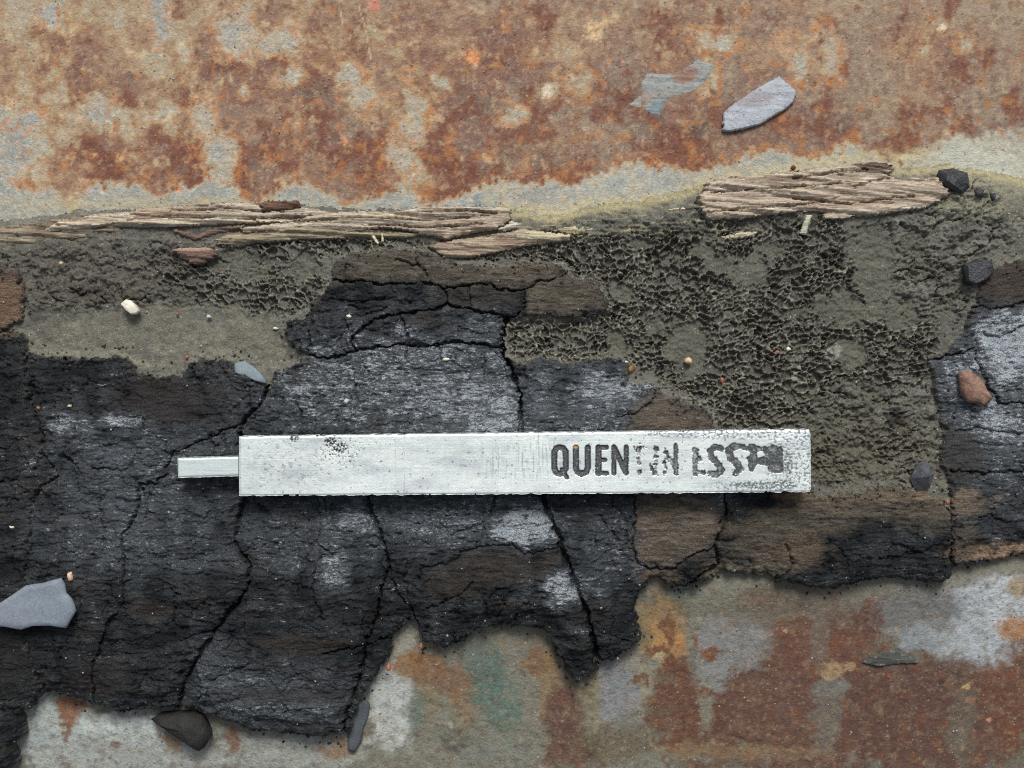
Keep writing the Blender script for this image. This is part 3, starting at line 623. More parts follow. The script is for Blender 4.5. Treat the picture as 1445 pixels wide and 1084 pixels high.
    grit('sand_grains', x[keep], y[keep], z[keep], on[keep], rg.uniform(.7, 1.7, keep.sum()), m_, 'tiny pale sand grains scattered over wood soil and rust')
    print('blocks', len(blocks), 'soil quads', int(qs.sum()))
    return timber
timber = build_terrain()

# ------------------------------------------------------------------ thin raised pieces: splinters, flakes
def slab(name, pts, z0, h, mat, base, parent=None, step=1.35, grain=1.6, edge=3.0, rag=2.0, tilt=(0, 0), rot=3, cols=(), seed=0, dome=0., gls=.3, splits=()):
    """a piece with its own outline, thickness h and a worked top; z0 is its underside"""
    xs = np.arange(min(p[0] for p in pts)-8, max(p[0] for p in pts)+8, step, dtype=F); ys = np.arange(min(p[1] for p in pts)-8, max(p[1] for p in pts)+8, step, dtype=F)
    X, Y = np.meshgrid(xs, ys); mx, my = X.mean(), Y.mean()
    c, s = math.cos(math.radians(-rot)), math.sin(math.radians(-rot)); U = X*c-Y*s; V = X*s+Y*c
    n3 = fbm(U, V, 50, 4, o=4, seed=seed+601); n4 = fbm(X, Y, 5, o=3, seed=seed+611)
    sd = poly_sd(X+n3*rag*3.2, Y+n4*rag*.8, pts)
    lay = fbm(U, V, 170, 9, o=4, seed=seed+621)*2.6; lay = np.floor(lay)+sstep(0, .2, lay-np.floor(lay))
    cr = fbm(U, V, 240, 7, o=2, seed=seed+631)
    fib = fbm(U, V, 60, 2.8, o=2, seed=seed+661)
    if mat is M_WOOD: h = h*.72; z0 = z0-2
    Z = z0+h+(lay*2.6+n3*1.0+fib*.4)*grain/1.6+n4*.3*grain+tilt[0]*(X-mx)+tilt[1]*(Y-my)-edge*(1-sstep(0, 6, sd))+dome*sstep(0, 18, sd)
    for sp_ in splits: Z = Z-6*(1-sstep(.5, 1.9, line_d(X+n4*2, Y+n3*3+n4*1.5, sp_)))
    out = sd <= 0
    Z = np.where(out, z0+tilt[0]*(X-mx)+tilt[1]*(Y-my), Z)
    ins = ~out; q = ins[1:, 1:] | ins[:-1, 1:] | ins[1:, :-1] | ins[:-1, :-1]
    C = np.zeros(X.shape+(3,), F)+lin(base[0])
    C = mixc(C, sstep(-.2, .4, fbm(U, V, 60, 10, o=4, seed=seed+641)), base[1])
    if len(base) > 2: C = mixc(C, sstep(.1, .5, fbm(U, V, 80, 6, o=4, seed=seed+651)), base[2], .8)
    for (x, y, rx, ry, cc, k) in cols: C = mixc(C, blob(X, Y, x, y, rx, ry, n3+n4*.4, .5), cc, k)
    zm = z0+h; k = kof(zm)
    o = grid_obj(name, X, Y, Z, q, C, {'Gls': np.full(X.shape, gls, F)}, mat, parent, k)
    # give the thing its own origin at its base
    if parent is None:
        off = Vector(((mx-CX)*k*S, (CY-my)*k*S, z0*S)); o.data.transform(__import__('mathutils').Matrix.Translation(-off)); o.location = off
    return o
PALE = ((200, 186, 164), (172, 154, 134), (222, 212, 192)); PINK = ((194, 180, 160), (170, 154, 136), (218, 207, 186)); DUSTY = ((168, 156, 130), (146, 132, 110), (196, 184, 152))
slab('splinter', [(-84,322),(0,320),(60,312),(110,304),(150,309),(172,318),(170,327),(110,337),(60,342),(0,349),(-84,352)], 14, 15, M_WOOD, ((150,138,118),(128,114,98),(182,168,142)), timber, seed=1, rot=4)
slab('splinter', [(60,324),(85,312),(150,310),(160,316),(100,324)], 24, 10, M_WOOD, PALE, timber, seed=2)
slab('splinter', [(98,313),(130,302),(190,298),(260,296),(300,304),(240,320),(160,320)], 20, 12, M_WOOD, PALE, timber, seed=3)
slab('splinter', [(155,318),(196,294),(260,289),(345,285),(425,292),(475,300),(470,309),(400,313),(330,315),(290,317),(230,320)], 22, 15, M_WOOD, PINK, timber, seed=4, splits=([(180,311),(260,306),(340,309),(440,305)],[(240,298),(320,295),(400,299)]), cols=[(230,300,60,10,(168,144,124),.6),(390,286,30,6,(120,84,62),.8),(300,312,140,3,(220,206,180),.8)])
slab('splinter', [(366,290),(372,284),(420,283),(424,292),(400,296),(370,297)], 33, 8, M_WOOD, ((124,96,80),(100,76,64)), timber, seed=5)
slab('splinter', [(236,319),(262,327),(276,332),(300,322),(345,316),(345,321),(300,330),(276,338),(255,333)], 24, 9, M_WOOD, ((132,112,98),(110,92,82)), timber, seed=6, grain=1)
slab('splinter', [(298,340),(330,327),(430,317),(525,320),(600,330),(572,335),(500,336),(430,337),(376,341),(340,346),(305,345)], 20, 13, M_WOOD, DUSTY, timber, seed=7)
slab('splinter', [(420,311),(440,303),(500,297),(560,299),(592,292),(640,291),(690,292),(723,294),(718,311),(702,322),(660,329),(630,336),(600,330),(560,322),(470,316)], 24, 16, M_WOOD, PINK, timber, seed=8, splits=([(450,309),(520,307),(600,311),(690,304)],[(520,317),(600,321),(680,316)],[(590,299),(650,298),(700,301)]), cols=[(560,303,60,4,(214,196,168),.7),(640,320,70,8,(164,142,124),.5)])
slab('splinter', [(338,322),(400,313),(475,312),(540,320),(500,326),(400,325),(345,328)], 27, 11, M_WOOD, PINK, timber, seed=9)
slab('splinter', [(606,346),(640,338),(690,331),(738,322),(760,326),(806,331),(806,338),(742,346),(700,356),(660,363),(626,364)], 22, 15, M_WOOD, ((182,164,142),(158,138,120),(208,194,168)), timber, seed=10, cols=[(770,332,40,5,(214,206,172),.8)])
slab('splinter', [(706,322),(722,312),(734,317),(716,324)], 34, 6, M_WOOD, ((214,210,190),(200,192,168)), timber, seed=11, grain=.8)
for i, (p, c) in enumerate([([(938,297),(985,286),(1004,289),(960,299)], (206,196,160)), ([(1018,334),(1045,327),(1070,327),(1064,333),(1026,338)], (204,196,166)), ([(778,325),(812,318),(842,322),(815,331)], (190,182,148)), ([(858,327),(890,319),(905,325),(880,331)], (196,186,150))]):
    slab('splinter', p, 18, 9, M_WOOD, (c, tuple(int(v*.86) for v in c)), timber, seed=20+i, grain=.9, edge=2, rag=1.2)
tag(slab('wood_splinter', [(986,290),(991,270),(1005,256),(1045,248),(1100,244),(1165,235),(1212,232),(1222,228),(1250,229),(1263,236),(1250,244),(1262,252),(1325,250),(1334,264),(1338,276),(1310,291),(1260,300),(1210,305),(1180,309),(1160,309),(1165,299),(1130,298),(1080,303),(1040,308),(1003,309)], 20, 19, M_WOOD, ((196,181,160),(172,155,137),(220,208,186)), seed=30, rot=6, rag=3.0, splits=([(1000,301),(1060,293),(1120,290),(1165,284)],[(1004,272),(1080,266),(1150,262),(1188,257)],[(1205,264),(1232,256),(1256,250)],[(1120,279),(1200,288),(1290,276)],[(1225,240),(1180,243),(1120,251)]),
    cols=[(1240,235,26,9,(92,74,62),.9),(1100,253,60,4,(118,98,82),.6),(1020,268,40,12,(206,188,170),.6),(1200,285,60,8,(166,144,126),.5)]), 'large pale brown weathered wood splinter lying above the bubbly soil', 'wood splinter')
tag(slab('wood_chip', [(240,354),(250,350),(298,349),(306,360),(279,374),(264,371),(252,360)], 28, 11, M_WOOD, ((134,112,100),(110,90,80)), seed=40, grain=1.2, cols=[(270,352,30,3,(186,158,138),.8)]), 'small reddish brown wood chip below the left splinters', 'wood chip')
tag(slab('straw_stub', [(1131,329),(1140,304),(1147,304),(1138,331)], 28, 7, M_WOOD, ((206,204,180),(188,182,156)), seed=41, grain=.5, rag=.5, rot=-70, edge=3), 'short pale straw stub standing below the large wood splinter', 'straw')
tag(slab('straw_fibre', [(524,333),(527,332),(534,343),(532,344)], 34, 3, M_WOOD, ((226,216,184),(206,196,166)), seed=42, grain=.3, rag=.2, rot=50, step=.8, edge=1), 'short pale straw fibre slanting below the pink splinters', 'straw')
tag(slab('straw_fibre', [(538,330),(540,330),(541,341),(539,341)], 34, 3, M_WOOD, ((226,216,184),(206,196,166)), seed=43, grain=.3, rag=.2, rot=90, step=.8, edge=1), 'tiny upright straw fibre right beside the slanting one', 'straw')
# flaking paint still clinging to the sheet
slab('paint_scale', [(886,147),(898,140),(906,128),(904,112),(915,103),(940,106),(962,100),(984,84),(1006,92),(998,112),(985,126),(962,134),(946,138),(936,150),(930,163),(918,161),(909,151),(897,153)], 0, 1.6, M_METAL, ((150,155,152),(138,145,145),(158,138,122)), sheet, seed=50, grain=.3, edge=.8, rag=.8, gls=.5, cols=[(965,105,18,12,(140,100,80),.8),(930,150,12,10,(122,140,146),.8)])
tag(slab('pale_flake', [(1021,184),(1022,160),(1035,147),(1060,130),(1085,115),(1101,107),(1113,118),(1124,128),(1121,142),(1110,153),(1092,163),(1075,174),(1050,181),(1032,185)], 1.5, 5.5, M_METAL, ((170,176,184),(158,164,172),(180,186,194)), seed=51, grain=.2, edge=.8, rag=.35, tilt=(.0, .05), gls=.7, cols=[(1060,140,30,10,(150,136,134),.6)]), 'pale blue grey metal flake lying on the upper rusty sheet', 'metal flake')
tag(slab('dark_flake', [(1219,936),(1229,926),(1250,920),(1268,914),(1285,925),(1298,937),(1270,937),(1240,941)], float(metal_z(np.array(0.), np.array(930.)))-1, 5, M_METAL, ((76,80,74),(62,62,58),(104,110,106)), seed=52, grain=.5, edge=1.2, rag=.4, gls=.3), 'dark spindle shaped scale flake on the lower right rust', 'metal flake')

# ------------------------------------------------------------------ stones and lumps with facets
def stone(name, pts, z0, h, mat, label, cat, seed=0, inset=(.0, .12, .45), lift=(.55, .92, 1.0), rough=.06, tilt=(0, 0), subdiv=1, group=None, flat=False, apex=1.05):
    rnd = random.Random(seed); n = len(pts)
    cx = sum(p[0] for p in pts)/n; cy = sum(p[1] for p in pts)/n; k = kof(z0+h)
    r0 = sum(math.hypot(p[0]-cx, p[1]-cy) for p in pts)/n
    bm = bmesh.new(); rings = []
    def ring(f, z, jz):
        r = []
        for (x, y) in pts:
            g = f*(1+rnd.uniform(-rough, rough)); dx, dy = (x-cx)*g, (y-cy)*g
            zz = z+tilt[0]*dx+tilt[1]*dy+rnd.uniform(-1, 1)*jz
            r.append(bm.verts.new((dx*k*S, -dy*k*S, zz*S)))
        return r
    rings.append(ring(.9, 0, 0))
    for f, l in zip(inset, lift): rings.append(ring(1-f, h*l, h*rough*.8))
    for a, b in zip(rings[:-1], rings[1:]):
        for i in range(n): bm.faces.new((a[(i+1) % n], a[i], b[i], b[(i+1) % n]))
    t = bm.verts.new((0, 0, h*lift[-1]*apex*S))
    for i in range(n): bm.faces.new((rings[-1][(i+1) % n], rings[-1][i], t))
    b_ = bm.verts.new((0, 0, 0))
    for i in range(n): bm.faces.new((rings[0][i], rings[0][(i+1) % n], b_))
    bmesh.ops.recalc_face_normals(bm, faces=bm.faces)
    if subdiv:
        bmesh.ops.subdivide_edges(bm, edges=bm.edges[:], cuts=subdiv, use_grid_fill=True, smooth=.08 if not flat else 0, fractal=.1, seed=seed)
    me = bpy.data.meshes.new(name); bm.to_mesh(me); bm.free()
    for p in me.polygons: p.use_smooth = not flat
    o = link(name, me, mat); o.location = ((cx-CX)*k*S, (CY-cy)*k*S, z0*S)
    return tag(o, label, cat, group)
def rnd_outline(x, y, rx, ry, seed, n=9, rough=.2):
    r = random.Random(seed); a0 = r.uniform(0, 6)
    return [(x+math.cos(a0+i*2*math.pi/n)*rx*(1+r.uniform(-rough, rough)), y+math.sin(a0+i*2*math.pi/n)*ry*(1+r.uniform(-rough, rough))) for i in range(n)]
M_SHALE = mat_stone('blue_grey_shale', (130,140,150), (116,126,136), 30, .6, .4, vein=(170,184,198), bump=.5)
M_SHALE2 = mat_stone('grey_shale_chip', (128,142,148), (112,126,134), 20, .6, .4, bump=.4)
M_DARK = mat_stone('dark_stone', (50,50,48), (34,34,33), 18, .7, .4, bump=2.2)
M_SLATE = mat_stone('smooth_dark_slate', (86,92,96), (70,75,79), 26, .55, .4, bump=.3)
M_WHITE = mat_stone('white_pebble', (236,232,214), (206,200,178), 10, .6, .5, bump=.6)
M_CREAM = mat_stone('cream_grain', (222,208,168), (190,172,130), 6, .7, .4, bump=.6)
M_ORANGE = mat_stone('orange_grain', (188,120,92), (150,90,70), 6, .75, .4, bump=.6)
M_TAN = mat_stone('tan_pebble', (198,150,106), (222,206,178), 7, .7, .4, bump=.8)
M_OCHRE = mat_stone('ochre_pebble', (150,112,58), (116,84,44), 9, .6, .5, bump=.8)
M_RUST = mat_stone('rust_scale', (158,128,112), (120,90,76), 12, .8, .3, bump=1.8)
M_RUSTRED = mat_stone('rust_red', (130,70,50), (96,52,40), 6, .8, .3, bump=1.0)
M_COAL = mat_stone('coal', (100,104,110), (66,69,74), 9, .45, .6, bump=.8, stretch=2)
M_COALDK = mat_stone('dark_coal', (58,60,66), (40,42,46), 8, .5, .6, bump=1.6, stretch=2)
M_LILAC = mat_stone('pale_lilac_grain', (206,206,216), (176,176,190), 6, .6, .5, bump=.6)

stone('shale_stone', [(-26,884),(-22,862),(0,850),(20,838),(35,827),(60,823),(85,816),(90,825),(92,837),(100,846),(106,862),(98,876),(92,887),(70,884),(45,884),(28,890),(5,885)], 30, 16, M_SHALE, 'flat blue grey shale stone at the left edge on the char', 'stone', 3, inset=(0, .05, .5), lift=(.75, 1, 1.02), rough=.02)
stone('shale_chip', [(331,513),(344,509),(358,518),(371,531),(376,541),(361,538),(346,531),(331,526)], 24, 10, M_SHALE2, 'pale grey shale chip at the soil edge above the bar', 'stone', 4, inset=(0, .07, .5), lift=(.7, 1, 1.03), rough=.03, tilt=(-.1, .15))
stone('dark_stone', [(208,1020),(218,1011),(245,1008),(268,1008),(282,1014),(290,1030),(296,1044),(285,1058),(275,1064),(262,1058),(240,1041),(222,1028)], float(metal_z(np.array(0.), np.array(1030.)))-1, 34, M_DARK, 'dark grey angular stone under the lower left char edge', 'stone', 5, inset=(0, .2, .55), lift=(.5, .9, 1.05), rough=.07)
stone('slate_stone', [(490,1010),(505,990),(515,985),(522,995),(520,1011),(513,1026),(510,1045),(500,1062),(490,1059),(491,1040)], float(metal_z(np.array(0.), np.array(1025.)))-1, 7, M_SLATE, 'smooth dark slate stone tucked beside the char edge', 'stone', 6, inset=(0, .1, .5), lift=(.6, .95, 1.05), rough=.02)
stone('rust_scale_lump', [(1355,524),(1368,521),(1380,528),(1389,536),(1396,550),(1406,564),(1398,567),(1391,574),(1380,569),(1368,567),(1360,556),(1358,545)], 36, 17, M_RUST, 'orange brown rust lump lying on the right charred wood', 'rust lump', 7, inset=(0, .18, .5), lift=(.6, .9, 1.1), rough=.09)
stone('coal_chip', [(1290,677),(1300,656),(1310,650),(1319,657),(1320,666),(1325,669),(1318,690),(1302,696),(1293,686)], 22, 26, M_COAL, 'faceted grey coal chip right of the bar on soil', 'coal', 8, inset=(0,), lift=(.35,), rough=.04, flat=True, subdiv=0, apex=3.6)
stone('white_pebble', [(168,428),(176,422),(184,424),(190,430),(196,438),(192,443),(184,444),(176,438)], 26, 14, M_WHITE, 'white pebble on the left soil below the wood chip', 'pebble', 9, rough=.05)
stone('char_lump', [(1330,240),(1345,235),(1368,242),(1371,262),(1362,274),(1345,264),(1331,255)], 12, 26, M_COALDK, 'black char lump at the right end of the large splinter', 'char lump', 10, rough=.16, inset=(0, .22), lift=(.6, 1.0), flat=True)
stone('char_lump', [(1375,267),(1383,263),(1391,268),(1388,277),(1378,277)], 14, 16, M_COALDK, 'small round char lump between the larger black ones on dust', 'char lump', 11, rough=.14)
stone('char_lump', [(1398,273),(1406,271),(1410,279),(1402,284)], 15, 12, M_COALDK, 'tiny char lump furthest right on the pale dust', 'char lump', 12, rough=.14)
stone('char_chunk', [(1363,373),(1385,362),(1403,368),(1404,384),(1392,394),(1378,400),(1365,398)], 24, 22, M_COALDK, 'blocky black char chunk at the top of the right wood', 'char lump', 13, rough=.12, inset=(0, .14), lift=(.75, 1.0), flat=True)
GR = [('pebble',890,521,9,10,M_OCHRE,'ochre pebble at the edge of the char above the lettering'),('pebble',972,510,8,8,M_TAN,'tan and white pebble in the smooth soil hollow'),
 ('pebble',488,567,8,6,M_LILAC,'pale lilac pebble on the char above the bar'),('stone_chip',629,507,7,3.5,M_WHITE,'white lens shaped chip on the char in the centre'),
 ('pebble',85,371,5,5,M_CREAM,'cream pebble in the rough soil at far left'),('pebble',97,573,5,4,M_CREAM,'cream pebble in the left char crack'),('pebble',53,576,4,4,M_ORANGE,'dull pinkish pebble left of the cream one in the char'),
 ('stone_chip',388,463,6,3,M_WHITE,'white chip at the right end of the smooth silt'),('pebble',294,447,6,4,M_LILAC,'pale grey pebble at the top of the smooth silt'),('stone_chip',492,447,6,4,M_WHITE,'white chip on the upper char by the soil'),
 ('pebble',263,504,5,4,M_ORANGE,'orange pebble at the lower edge of the silt'),('pebble',356,817,6,6,M_ORANGE,'orange pebble in the char crack below the bar'),('pebble',1284,683,5,4,M_WHITE,'small white pebble touching the coal chip'),
 ('pebble',1113,493,5,4,M_WHITE,'white pebble inside the bubbly soil right of centre'),('pebble',1098,497,5,4,M_ORANGE,'reddish pebble left of a white one in bubbly soil'),('pebble',1019,536,4,5,M_ORANGE,'orange pebble at the bottom of the smooth soil hollow'),
 ('pebble',16,744,7,4,M_WHITE,'white shiny pebble at the far left char edge'),('rust_crumb',1120,236,6,5,M_RUSTRED,'red rust crumb above the large wood splinter'),('pebble',97,813,7,10,M_TAN,'pinkish crumb at the top corner of the flat shale'),
 ('pebble',250,443,3,3,M_ORANGE,'tiny orange grain above the silt near the white pebble'),('pebble',884,512,5,4,M_WHITE,'white grain beside the ochre pebble'),('rust_crumb',548,942,6,8,M_ORANGE,'orange rust crumb on the curved char edge'),('rust_crumb',594,912,4,7,M_ORANGE,'orange rust crumb on the char tongue beside the bay'),
 ('rust_crumb',1338,708,5,6,M_ORANGE,'orange crumb in the crack right of the brown wood')]
zmap = {97: 34, 488: 36, 629: 37, 492: 38, 53: 34, 356: 22, 16: 33, 548: 4, 594: 4, 1338: 24}
for i, (nm, x, y, rx, ry, m, lb) in enumerate(GR):
    z0 = zmap.get(x, 22 if y > 300 else 6)
    stone(nm, rnd_outline(x, y, rx*.68, ry*.68, 40+i, 7, .34), z0-1, min(rx, ry)*.95, m, lb, 'pebble' if nm == 'pebble' else nm.replace('_', ' '), 60+i, inset=(0, .25, .6), lift=(.5, .9, 1.1), rough=.08, group='loose grains')

# ------------------------------------------------------------------ the stamped bar
ZB, ZT = 41.0, 73.0
BK = kof(ZT)
def seg(X, Y, pts): return line_d(X, Y, pts)
def build_bar():
    rootp = pt(740, 655, ZB)
    root = empty('stamped_metal_bar', rootp, 'pale brushed metal bar with worn stamped dark letters and a narrow tang', 'metal bar')
    st = .8
    us = np.arange(0, 808+st, st, dtype=F); us = us/us[-1]; vs_ = np.linspace(0, 1, 112, dtype=F)
    U, V = np.meshgrid(us, vs_)
    TL, TR, BR_, BL = (337., 616.), (1144., 606.), (1145., 694.5), (337., 700.)
    X = (TL[0]*(1-U)+TR[0]*U)*(1-V)+(BL[0]*(1-U)+BR_[0]*U)*V; Y = (TL[1]*(1-U)+TR[1]*U)*(1-V)+(BL[1]*(1-U)+BR_[1]*U)*V
    n3 = fbm(X, Y, 9, o=3, seed=701); n4 = fbm(X, Y, 3.2, o=3, seed=711); n2 = fbm(X, Y, 30, o=3, seed=721)
    # uneven sawn edges, rounded corners
    ex = np.minimum(X-337, 1144.5-X); ey = np.minimum((V)*87, (1-V)*87)
    Yj = Y+np.where(ey < 1.0, (fbm(X, Y*0, 14, o=4, seed=731)*1.3+3.0*sstep(.45, .6, fbm(X, Y*0+V*40, 17, o=3, seed=733))*np.where(V < .5, 1, -1)), 0)
    rc = np.clip(6-(1144.5-X), 0, 6)*np.clip(6-ey, 0, 6)/14
    Xj = X-np.where(X > 1130, rc, 0)
    edge = np.minimum(ex, ey)
    Z = ZT+fbm(X, Y, 240, 60, o=2, seed=741)*.5-1.6*(1-sstep(0, 2.6, edge))
    # letters
    h = 4.3
    LT = []
    q_ = np.abs(np.sqrt(np.maximum(np.abs(X-790)-1.5, 0)**2*1.0+0)-0)
    dq = np.abs(poly_sd(X, Y, [(782,638),(785,633),(790,631.5),(795,633),(798.5,638),(798.5,661),(795,667),(790,669),(785,667),(782,661)]))
    LT.append(('Q', np.minimum(dq-h, seg(X, Y, [(793,663),(800,674)])-3.2)))
    LT.append(('U', seg(X, Y, [(812.5,632),(812.5,660),(815,666.5),(821,669),(827,666.5),(829.5,660),(829.5,632)])-4.4))
    LT.append(('E', np.minimum(np.minimum(seg(X, Y, [(844.5,631.5),(844.5,668)])-4.5, seg(X, Y, [(844,631.5),(856,631.5)])-3.4), np.minimum(seg(X, Y, [(844,649.5),(854,649.5)])-3.2, seg(X, Y, [(844,668)  ,(856.5,668)])-3.4))))
    LT.append(('N', np.minimum(np.minimum(seg(X, Y, [(866.5,631),(866.5,668)]), seg(X, Y, [(883.5,631),(883.5,668)]))-3.6, seg(X, Y, [(866.5,632),(883.5,667)])-4.2)))
    LT.append(('T', np.minimum(np.minimum(seg(X, Y, [(902,630),(902,654)])-3.2, seg(X, Y, [(902,667),(902,669)])-4.4), seg(X, Y, [(896,631),(910,631)])-2.6)))
    LT.append(('I', np.minimum(seg(X, Y, [(926,630),(926,668)])-3.6, seg(X, Y, [(917,655),(923,669)])-3.2)))
    LT.append(('N', np.minimum(np.minimum(seg(X, Y, [(938,632),(938,668)])-2.8, seg(X, Y, [(954,629),(954,668)])-3.6), seg(X, Y, [(940,640),(953,660)])-4.0)))
    LT.append(('E', np.minimum(np.minimum(seg(X, Y, [(981,634),(981,668)])-4.6, seg(X, Y, [(982,667),(992,667)])-4.0), seg(X, Y, [(984,650),(990,648)])-3.4)))
    LT.append(('S', seg(X, Y, [(1018,633),(1009,631),(1002,637),(1004,646),(1013,654),(1018,663),(1012,670),(1003,669)])-4.8))
    LT.append(('S', np.minimum(seg(X, Y, [(1048,632),(1036,630),(1028,636),(1031,646),(1040,654),(1045,663),(1039,668)])-5.4, seg(X, Y, [(1046,632),(1058,640)])-4)))
    LT.append(('E', np.minimum(np.minimum(seg(X, Y, [(1061,633),(1063,660)])-7, seg(X, Y, [(1060,634),(1072,634)])-4.5), np.minimum(seg(X, Y, [(1062,651),(1078,651)])-6, seg(X, Y, [(1050,636),(1060,650)])-4.5))))
    LT.append(('N', np.minimum(np.minimum(seg(X, Y, [(1091,636),(1092,662)])-8.5, seg(X, Y, [(1101,633),(1102,664)])-3.5), np.minimum(seg(X, Y, [(1080,633),(1080,652)])-3.6, seg(X, Y, [(1078,650),(1090,654)])-7))))
    holes = np.maximum(np.maximum(blob(X, Y, 1048, 640, 8, 7, n3, .3), blob(X, Y, 1073, 641, 5, 3, n3, .3)), np.maximum(blob(X, Y, 1072, 662, 8, 6, n3, .3), blob(X, Y, 1070, 670, 30, 4, n3, .3)))
    worn = sstep(888, 897, X)*(1-sstep(944, 952, X))*1.0+.55*sstep(950, 960, X)*(1-sstep(995, 1004, X))
    rough_r = sstep(970, 1010, X)
    lab = np.zeros(X.shape, np.int32)
    for i, (ch, d) in enumerate(LT):
        m = d+n4*(.4+.9*rough_r)+worn*(1.6+5*n3+3.5*n4)*.8+n3*.8*rough_r
        if i >= 9: m = m+holes*9
        lab = np.where((m < 0) & (lab == 0), i+1, lab)
    ink = lab > 0
    dep = np.zeros(X.shape, F)
    for sft in (0, 1, 2):
        k_ = ink.astype(F)
        if sft: k_ = np.minimum.reduce([np.roll(k_, sft, 0), np.roll(k_, -sft, 0), np.roll(k_, sft, 1), np.roll(k_, -sft, 1)])
        dep += k_/3
    Z = Z-dep*(2.8-1.6*rough_r)
    # surface: brushed, cross scratched, pitted and stained
    C = np.zeros(X.shape+(3,), F)+lin((230, 241, 237))
    C = mixc(C, sstep(-.2, .5, n2), (238, 247, 244)); C = mixc(C, sstep(-.1, .5, fbm(X, Y, 70, 22, o=5, seed=751)), (200, 209, 213), .7)
    wear = blob(X, Y, 745, 650, 75, 26, n3*.4, .9)
    C = mixc(C, wear*sstep(.0, .5, fbm(X, Y, 2.6, 40, o=3, seed=761)+.4*fbm(X, Y, 40, 2.0, o=2, seed=762)), (168, 176, 182), .7)
    w2 = np.maximum(blob(X, Y, 410, 655, 66, 40, n3*.3, .9), blob(X, Y, 475, 640, 60, 40, n3*.3, .9)*.7)
    wr = fbm(X, Y+6*n3, 9, 3.0, o=3, seed=771)
    C = mixc(C, w2*sstep(.18, .42, wr), (160, 167, 170), .6); Z = Z-w2*sstep(.15, .4, wr)*.12
    pit = np.maximum(blob(X, Y, 466, 624, 9, 7, n4*.7, .5), np.maximum(blob(X, Y, 480, 632, 10, 7, n4*.9, .5), blob(X, Y, 415, 619, 6, 5, n4*.8, .5)))
    pit = np.maximum(pit*sstep(-.1, .3, n4+.2), blob(X, Y, 480, 635, 30, 22, n3*.3, .9)*sstep(.25, .45, n4))
    C = mixc(C, pit, (38, 39, 41), 1.); Z = Z-pit*.4
    st_r = np.maximum(blob(X, Y, 1125, 640, 42, 62, n2*.3, .9), np.maximum(blob(X, Y, 1050, 612, 120, 9, n2*.3, .9), np.maximum(blob(X, Y, 1070, 686, 80, 8, n2*.3, .9), blob(X, Y, 985, 613, 90, 5, n3*.4, .6))))
    sp = st_r*sstep(.02, .3, fbm(X, Y, 4.2, 3.4, o=3, seed=781))
    C = mixc(C, sp, (112, 117, 124), .85); Z = Z-sp*.25
    sp2 = np.maximum(blob(X, Y, 1075, 685, 46, 5, n3*.5, .5), np.maximum(blob(X, Y, 1112, 655, 7, 18, n3*.7, .5), blob(X, Y, 1105, 684, 20, 7, n3*.6, .4)))*sstep(-.25, .15, n4)
    C = mixc(C, sp2, (78, 86, 88), .85); Z = Z-sp2*.3
    vi = blob(X, Y, 1000, 612, 150, 6, n3*.5, .8)*sstep(.3, .5, n4); C = mixc(C, vi, (112, 92, 140), .7)
    dots = sstep(.62, .7, fbm(X, Y, 6, o=2, seed=791)); C = mixc(C, dots, (110, 112, 112), .7)
    scr = sstep(.02, .0, np.abs(fbm(X+3*Y, Y, 160, 22, o=2, seed=795)))*sstep(.1, .5, n2); C = mixc(C, scr, (246, 250, 248), .6)
    for nx_ in (558, 570, 760, 782, 700): C = mixc(C, (np.abs(X-nx_-n3) < .8)*sstep(.0, .3, fbm(X, Y, 3, 14, o=2, seed=nx_)), (150, 156, 160), .6)
    Cl = np.zeros_like(C)+lin((66, 69, 71)); Cl = mixc(Cl, sstep(0, .5, n4), (92, 97, 100)); Cl = mixc(Cl, sstep(.1, .5, n3)*rough_r, (104, 112, 116), .8)
    Cl = mixc(Cl, blob(X, Y, 812, 630, 4, 3.5, n4*.3, .3), (186, 146, 88)); Cl = mixc(Cl, sstep(.35, .6, n4), (150, 156, 158), .5)
    fade = np.clip(worn*(.35+.9*n3+.5*n4)+.12*rough_r*sstep(.1, .5, n3), 0, .85)
    Cl = Cl*(1-fade[..., None])+C*fade[..., None]
    smu = blob(X, Y, 925, 650, 45, 26, n3*.5, .9)*.35+blob(X, Y, 1060, 650, 70, 34, n3*.5, .9)*.3+blob(X, Y, 640, 640, 90, 30, n2*.6, 1.2)*.22+blob(X, Y, 400, 660, 60, 40, n2*.6, 1.2)*.25
    C = mixc(C, np.clip(smu*(.6+.8*fbm(X, Y, 30, 5, o=4, seed=797)), 0, 1), (148, 154, 158))
    C = np.where(ink[..., None], Cl, C)
    R = np.clip(.42+.1*n3+.25*sp+.2*pit, .2, .9)
    ql = np.where((lab[1:, 1:] == lab[:-1, :-1]), lab[:-1, :-1], 0)
    ql = np.maximum(ql, np.where(lab[1:, :-1] == lab[:-1, 1:], lab[1:, :-1], 0))
    def shift(o):
        o.data.transform(__import__('mathutils').Matrix.Translation(-rootp)); return o
    # blade: top sheet plus sides and underside from its rim
    ny, nx = X.shape
    Xw, Yw = (Xj-CX)*BK*S, (CY-Yj)*BK*S
    idx = np.arange(ny*nx).reshape(ny, nx)
    qq = np.stack([idx[1:, :-1], idx[1:, 1:], idx[:-1, 1:], idx[:-1, :-1]], -1)
    Vt = np.stack([Xw.ravel(), Yw.ravel(), Z.ravel()*S], 1)
    rim = np.concatenate([idx[0, :-1], idx[:-1, -1], idx[-1, :0:-1], idx[:0:-1, 0]])
    Vb = Vt[rim].copy(); Vb[:, 2] = ZB*S
    nv = len(Vt); m_ = len(rim); a = np.arange(m_); b = (a+1) % m_
    side = np.stack([rim[a], rim[b], nv+b, nv+a], 1)
    # underside in strips between long edges
    nb = nx-1; und = []
    base0 = nv
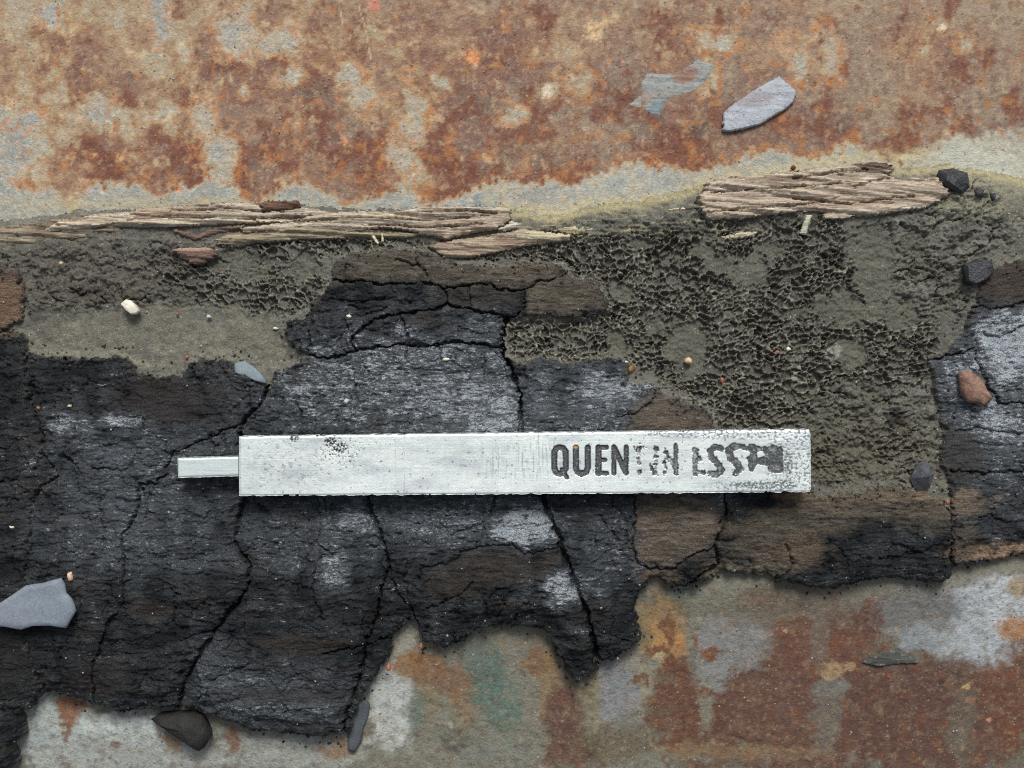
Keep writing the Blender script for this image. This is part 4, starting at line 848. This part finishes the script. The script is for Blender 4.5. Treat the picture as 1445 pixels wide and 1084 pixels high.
    topi = base0+np.arange(0, nx)                 # rim order: top edge left to right, then right side ...
    boti = base0+np.concatenate([[ (nx-1)+(ny-1)+(nx-1) ], (nx-1)+(ny-1)+np.arange(nx-2, -1, -1)])[:nx]
    und = np.stack([topi[:-1], topi[1:], boti[1:], boti[:-1]], 1)
    Q = np.concatenate([qq[ql == 0], side[:, ::-1], und])
    Vall = np.concatenate([Vt, Vb]); Call = np.concatenate([C.reshape(-1, 3), np.tile(lin((190, 198, 198)), (m_, 1))]); Rall = np.concatenate([R.ravel(), np.full(m_, .5)])
    shift(make_mesh('blade', Vall, Q, Call, {'Rgh': Rall}, M_BAR, root))
    for i, (ch, d) in enumerate(LT):
        m = ql == i+1
        if m.sum() < 6: continue
        o = shift(grid_obj('letter', Xj, Yj, Z, m, C, {'Rgh': R}, M_INK, root, BK))
        o['label'] = 'stamped dark letter '+ch if i < 4 else 'worn stamped dark letter '+ch
    # tang
    tz = 70.0; k = kof(tz); n = 90; mm = 26
    U, V = np.meshgrid(np.linspace(0, 1, n, dtype=F), np.linspace(0, 1, mm, dtype=F))
    X = (250*(1-U)+336.6*U)*(1-V)+(251*(1-U)+336.6*U)*V; Y = (646.5*(1-U)+644.3*U)*(1-V)+(674.5*(1-U)+672*U)*V
    e = np.minimum(np.minimum(V, 1-V)*27.5, (X-250)); Y = Y+np.where((V < .01) | (V > .99), fbm(X, Y*0, 12, o=3, seed=801)*.7, 0)
    Z = tz-2*(1-sstep(0, 2.4, e)); C = np.zeros(X.shape+(3,), F)+lin((214, 226, 224)); C = mixc(C, sstep(0, .5, fbm(X, Y, 40, 4, o=3, seed=811)), (198, 208, 212), .7)
    idx = np.arange(mm*n).reshape(mm, n); qq = np.stack([idx[1:, :-1], idx[1:, 1:], idx[:-1, 1:], idx[:-1, :-1]], -1).reshape(-1, 4)
    Vt = np.stack([((X-CX)*k*S).ravel(), ((CY-Y)*k*S).ravel(), (Z*S).ravel()], 1)
    rim = np.concatenate([idx[0, :-1], idx[:-1, -1], idx[-1, :0:-1], idx[:0:-1, 0]]); Vb = Vt[rim].copy(); Vb[:, 2] = (ZB+6)*S
    nv = len(Vt); m_ = len(rim); a = np.arange(m_); b = (a+1) % m_
    side = np.stack([rim[a], rim[b], nv+b, nv+a], 1)[:, ::-1]
    topi = nv+np.arange(0, n); boti = nv+np.concatenate([[(n-1)+(mm-1)+(n-1)], (n-1)+(mm-1)+np.arange(n-2, -1, -1)])[:n]
    und = np.stack([topi[:-1], topi[1:], boti[1:], boti[:-1]], 1)
    shift(make_mesh('tang', np.concatenate([Vt, Vb]), np.concatenate([qq, side, und]), np.concatenate([C.reshape(-1, 3), np.tile(lin((190, 198, 198)), (m_, 1))]), {'Rgh': np.full(nv+m_, .45)}, M_BAR, root))
build_bar()
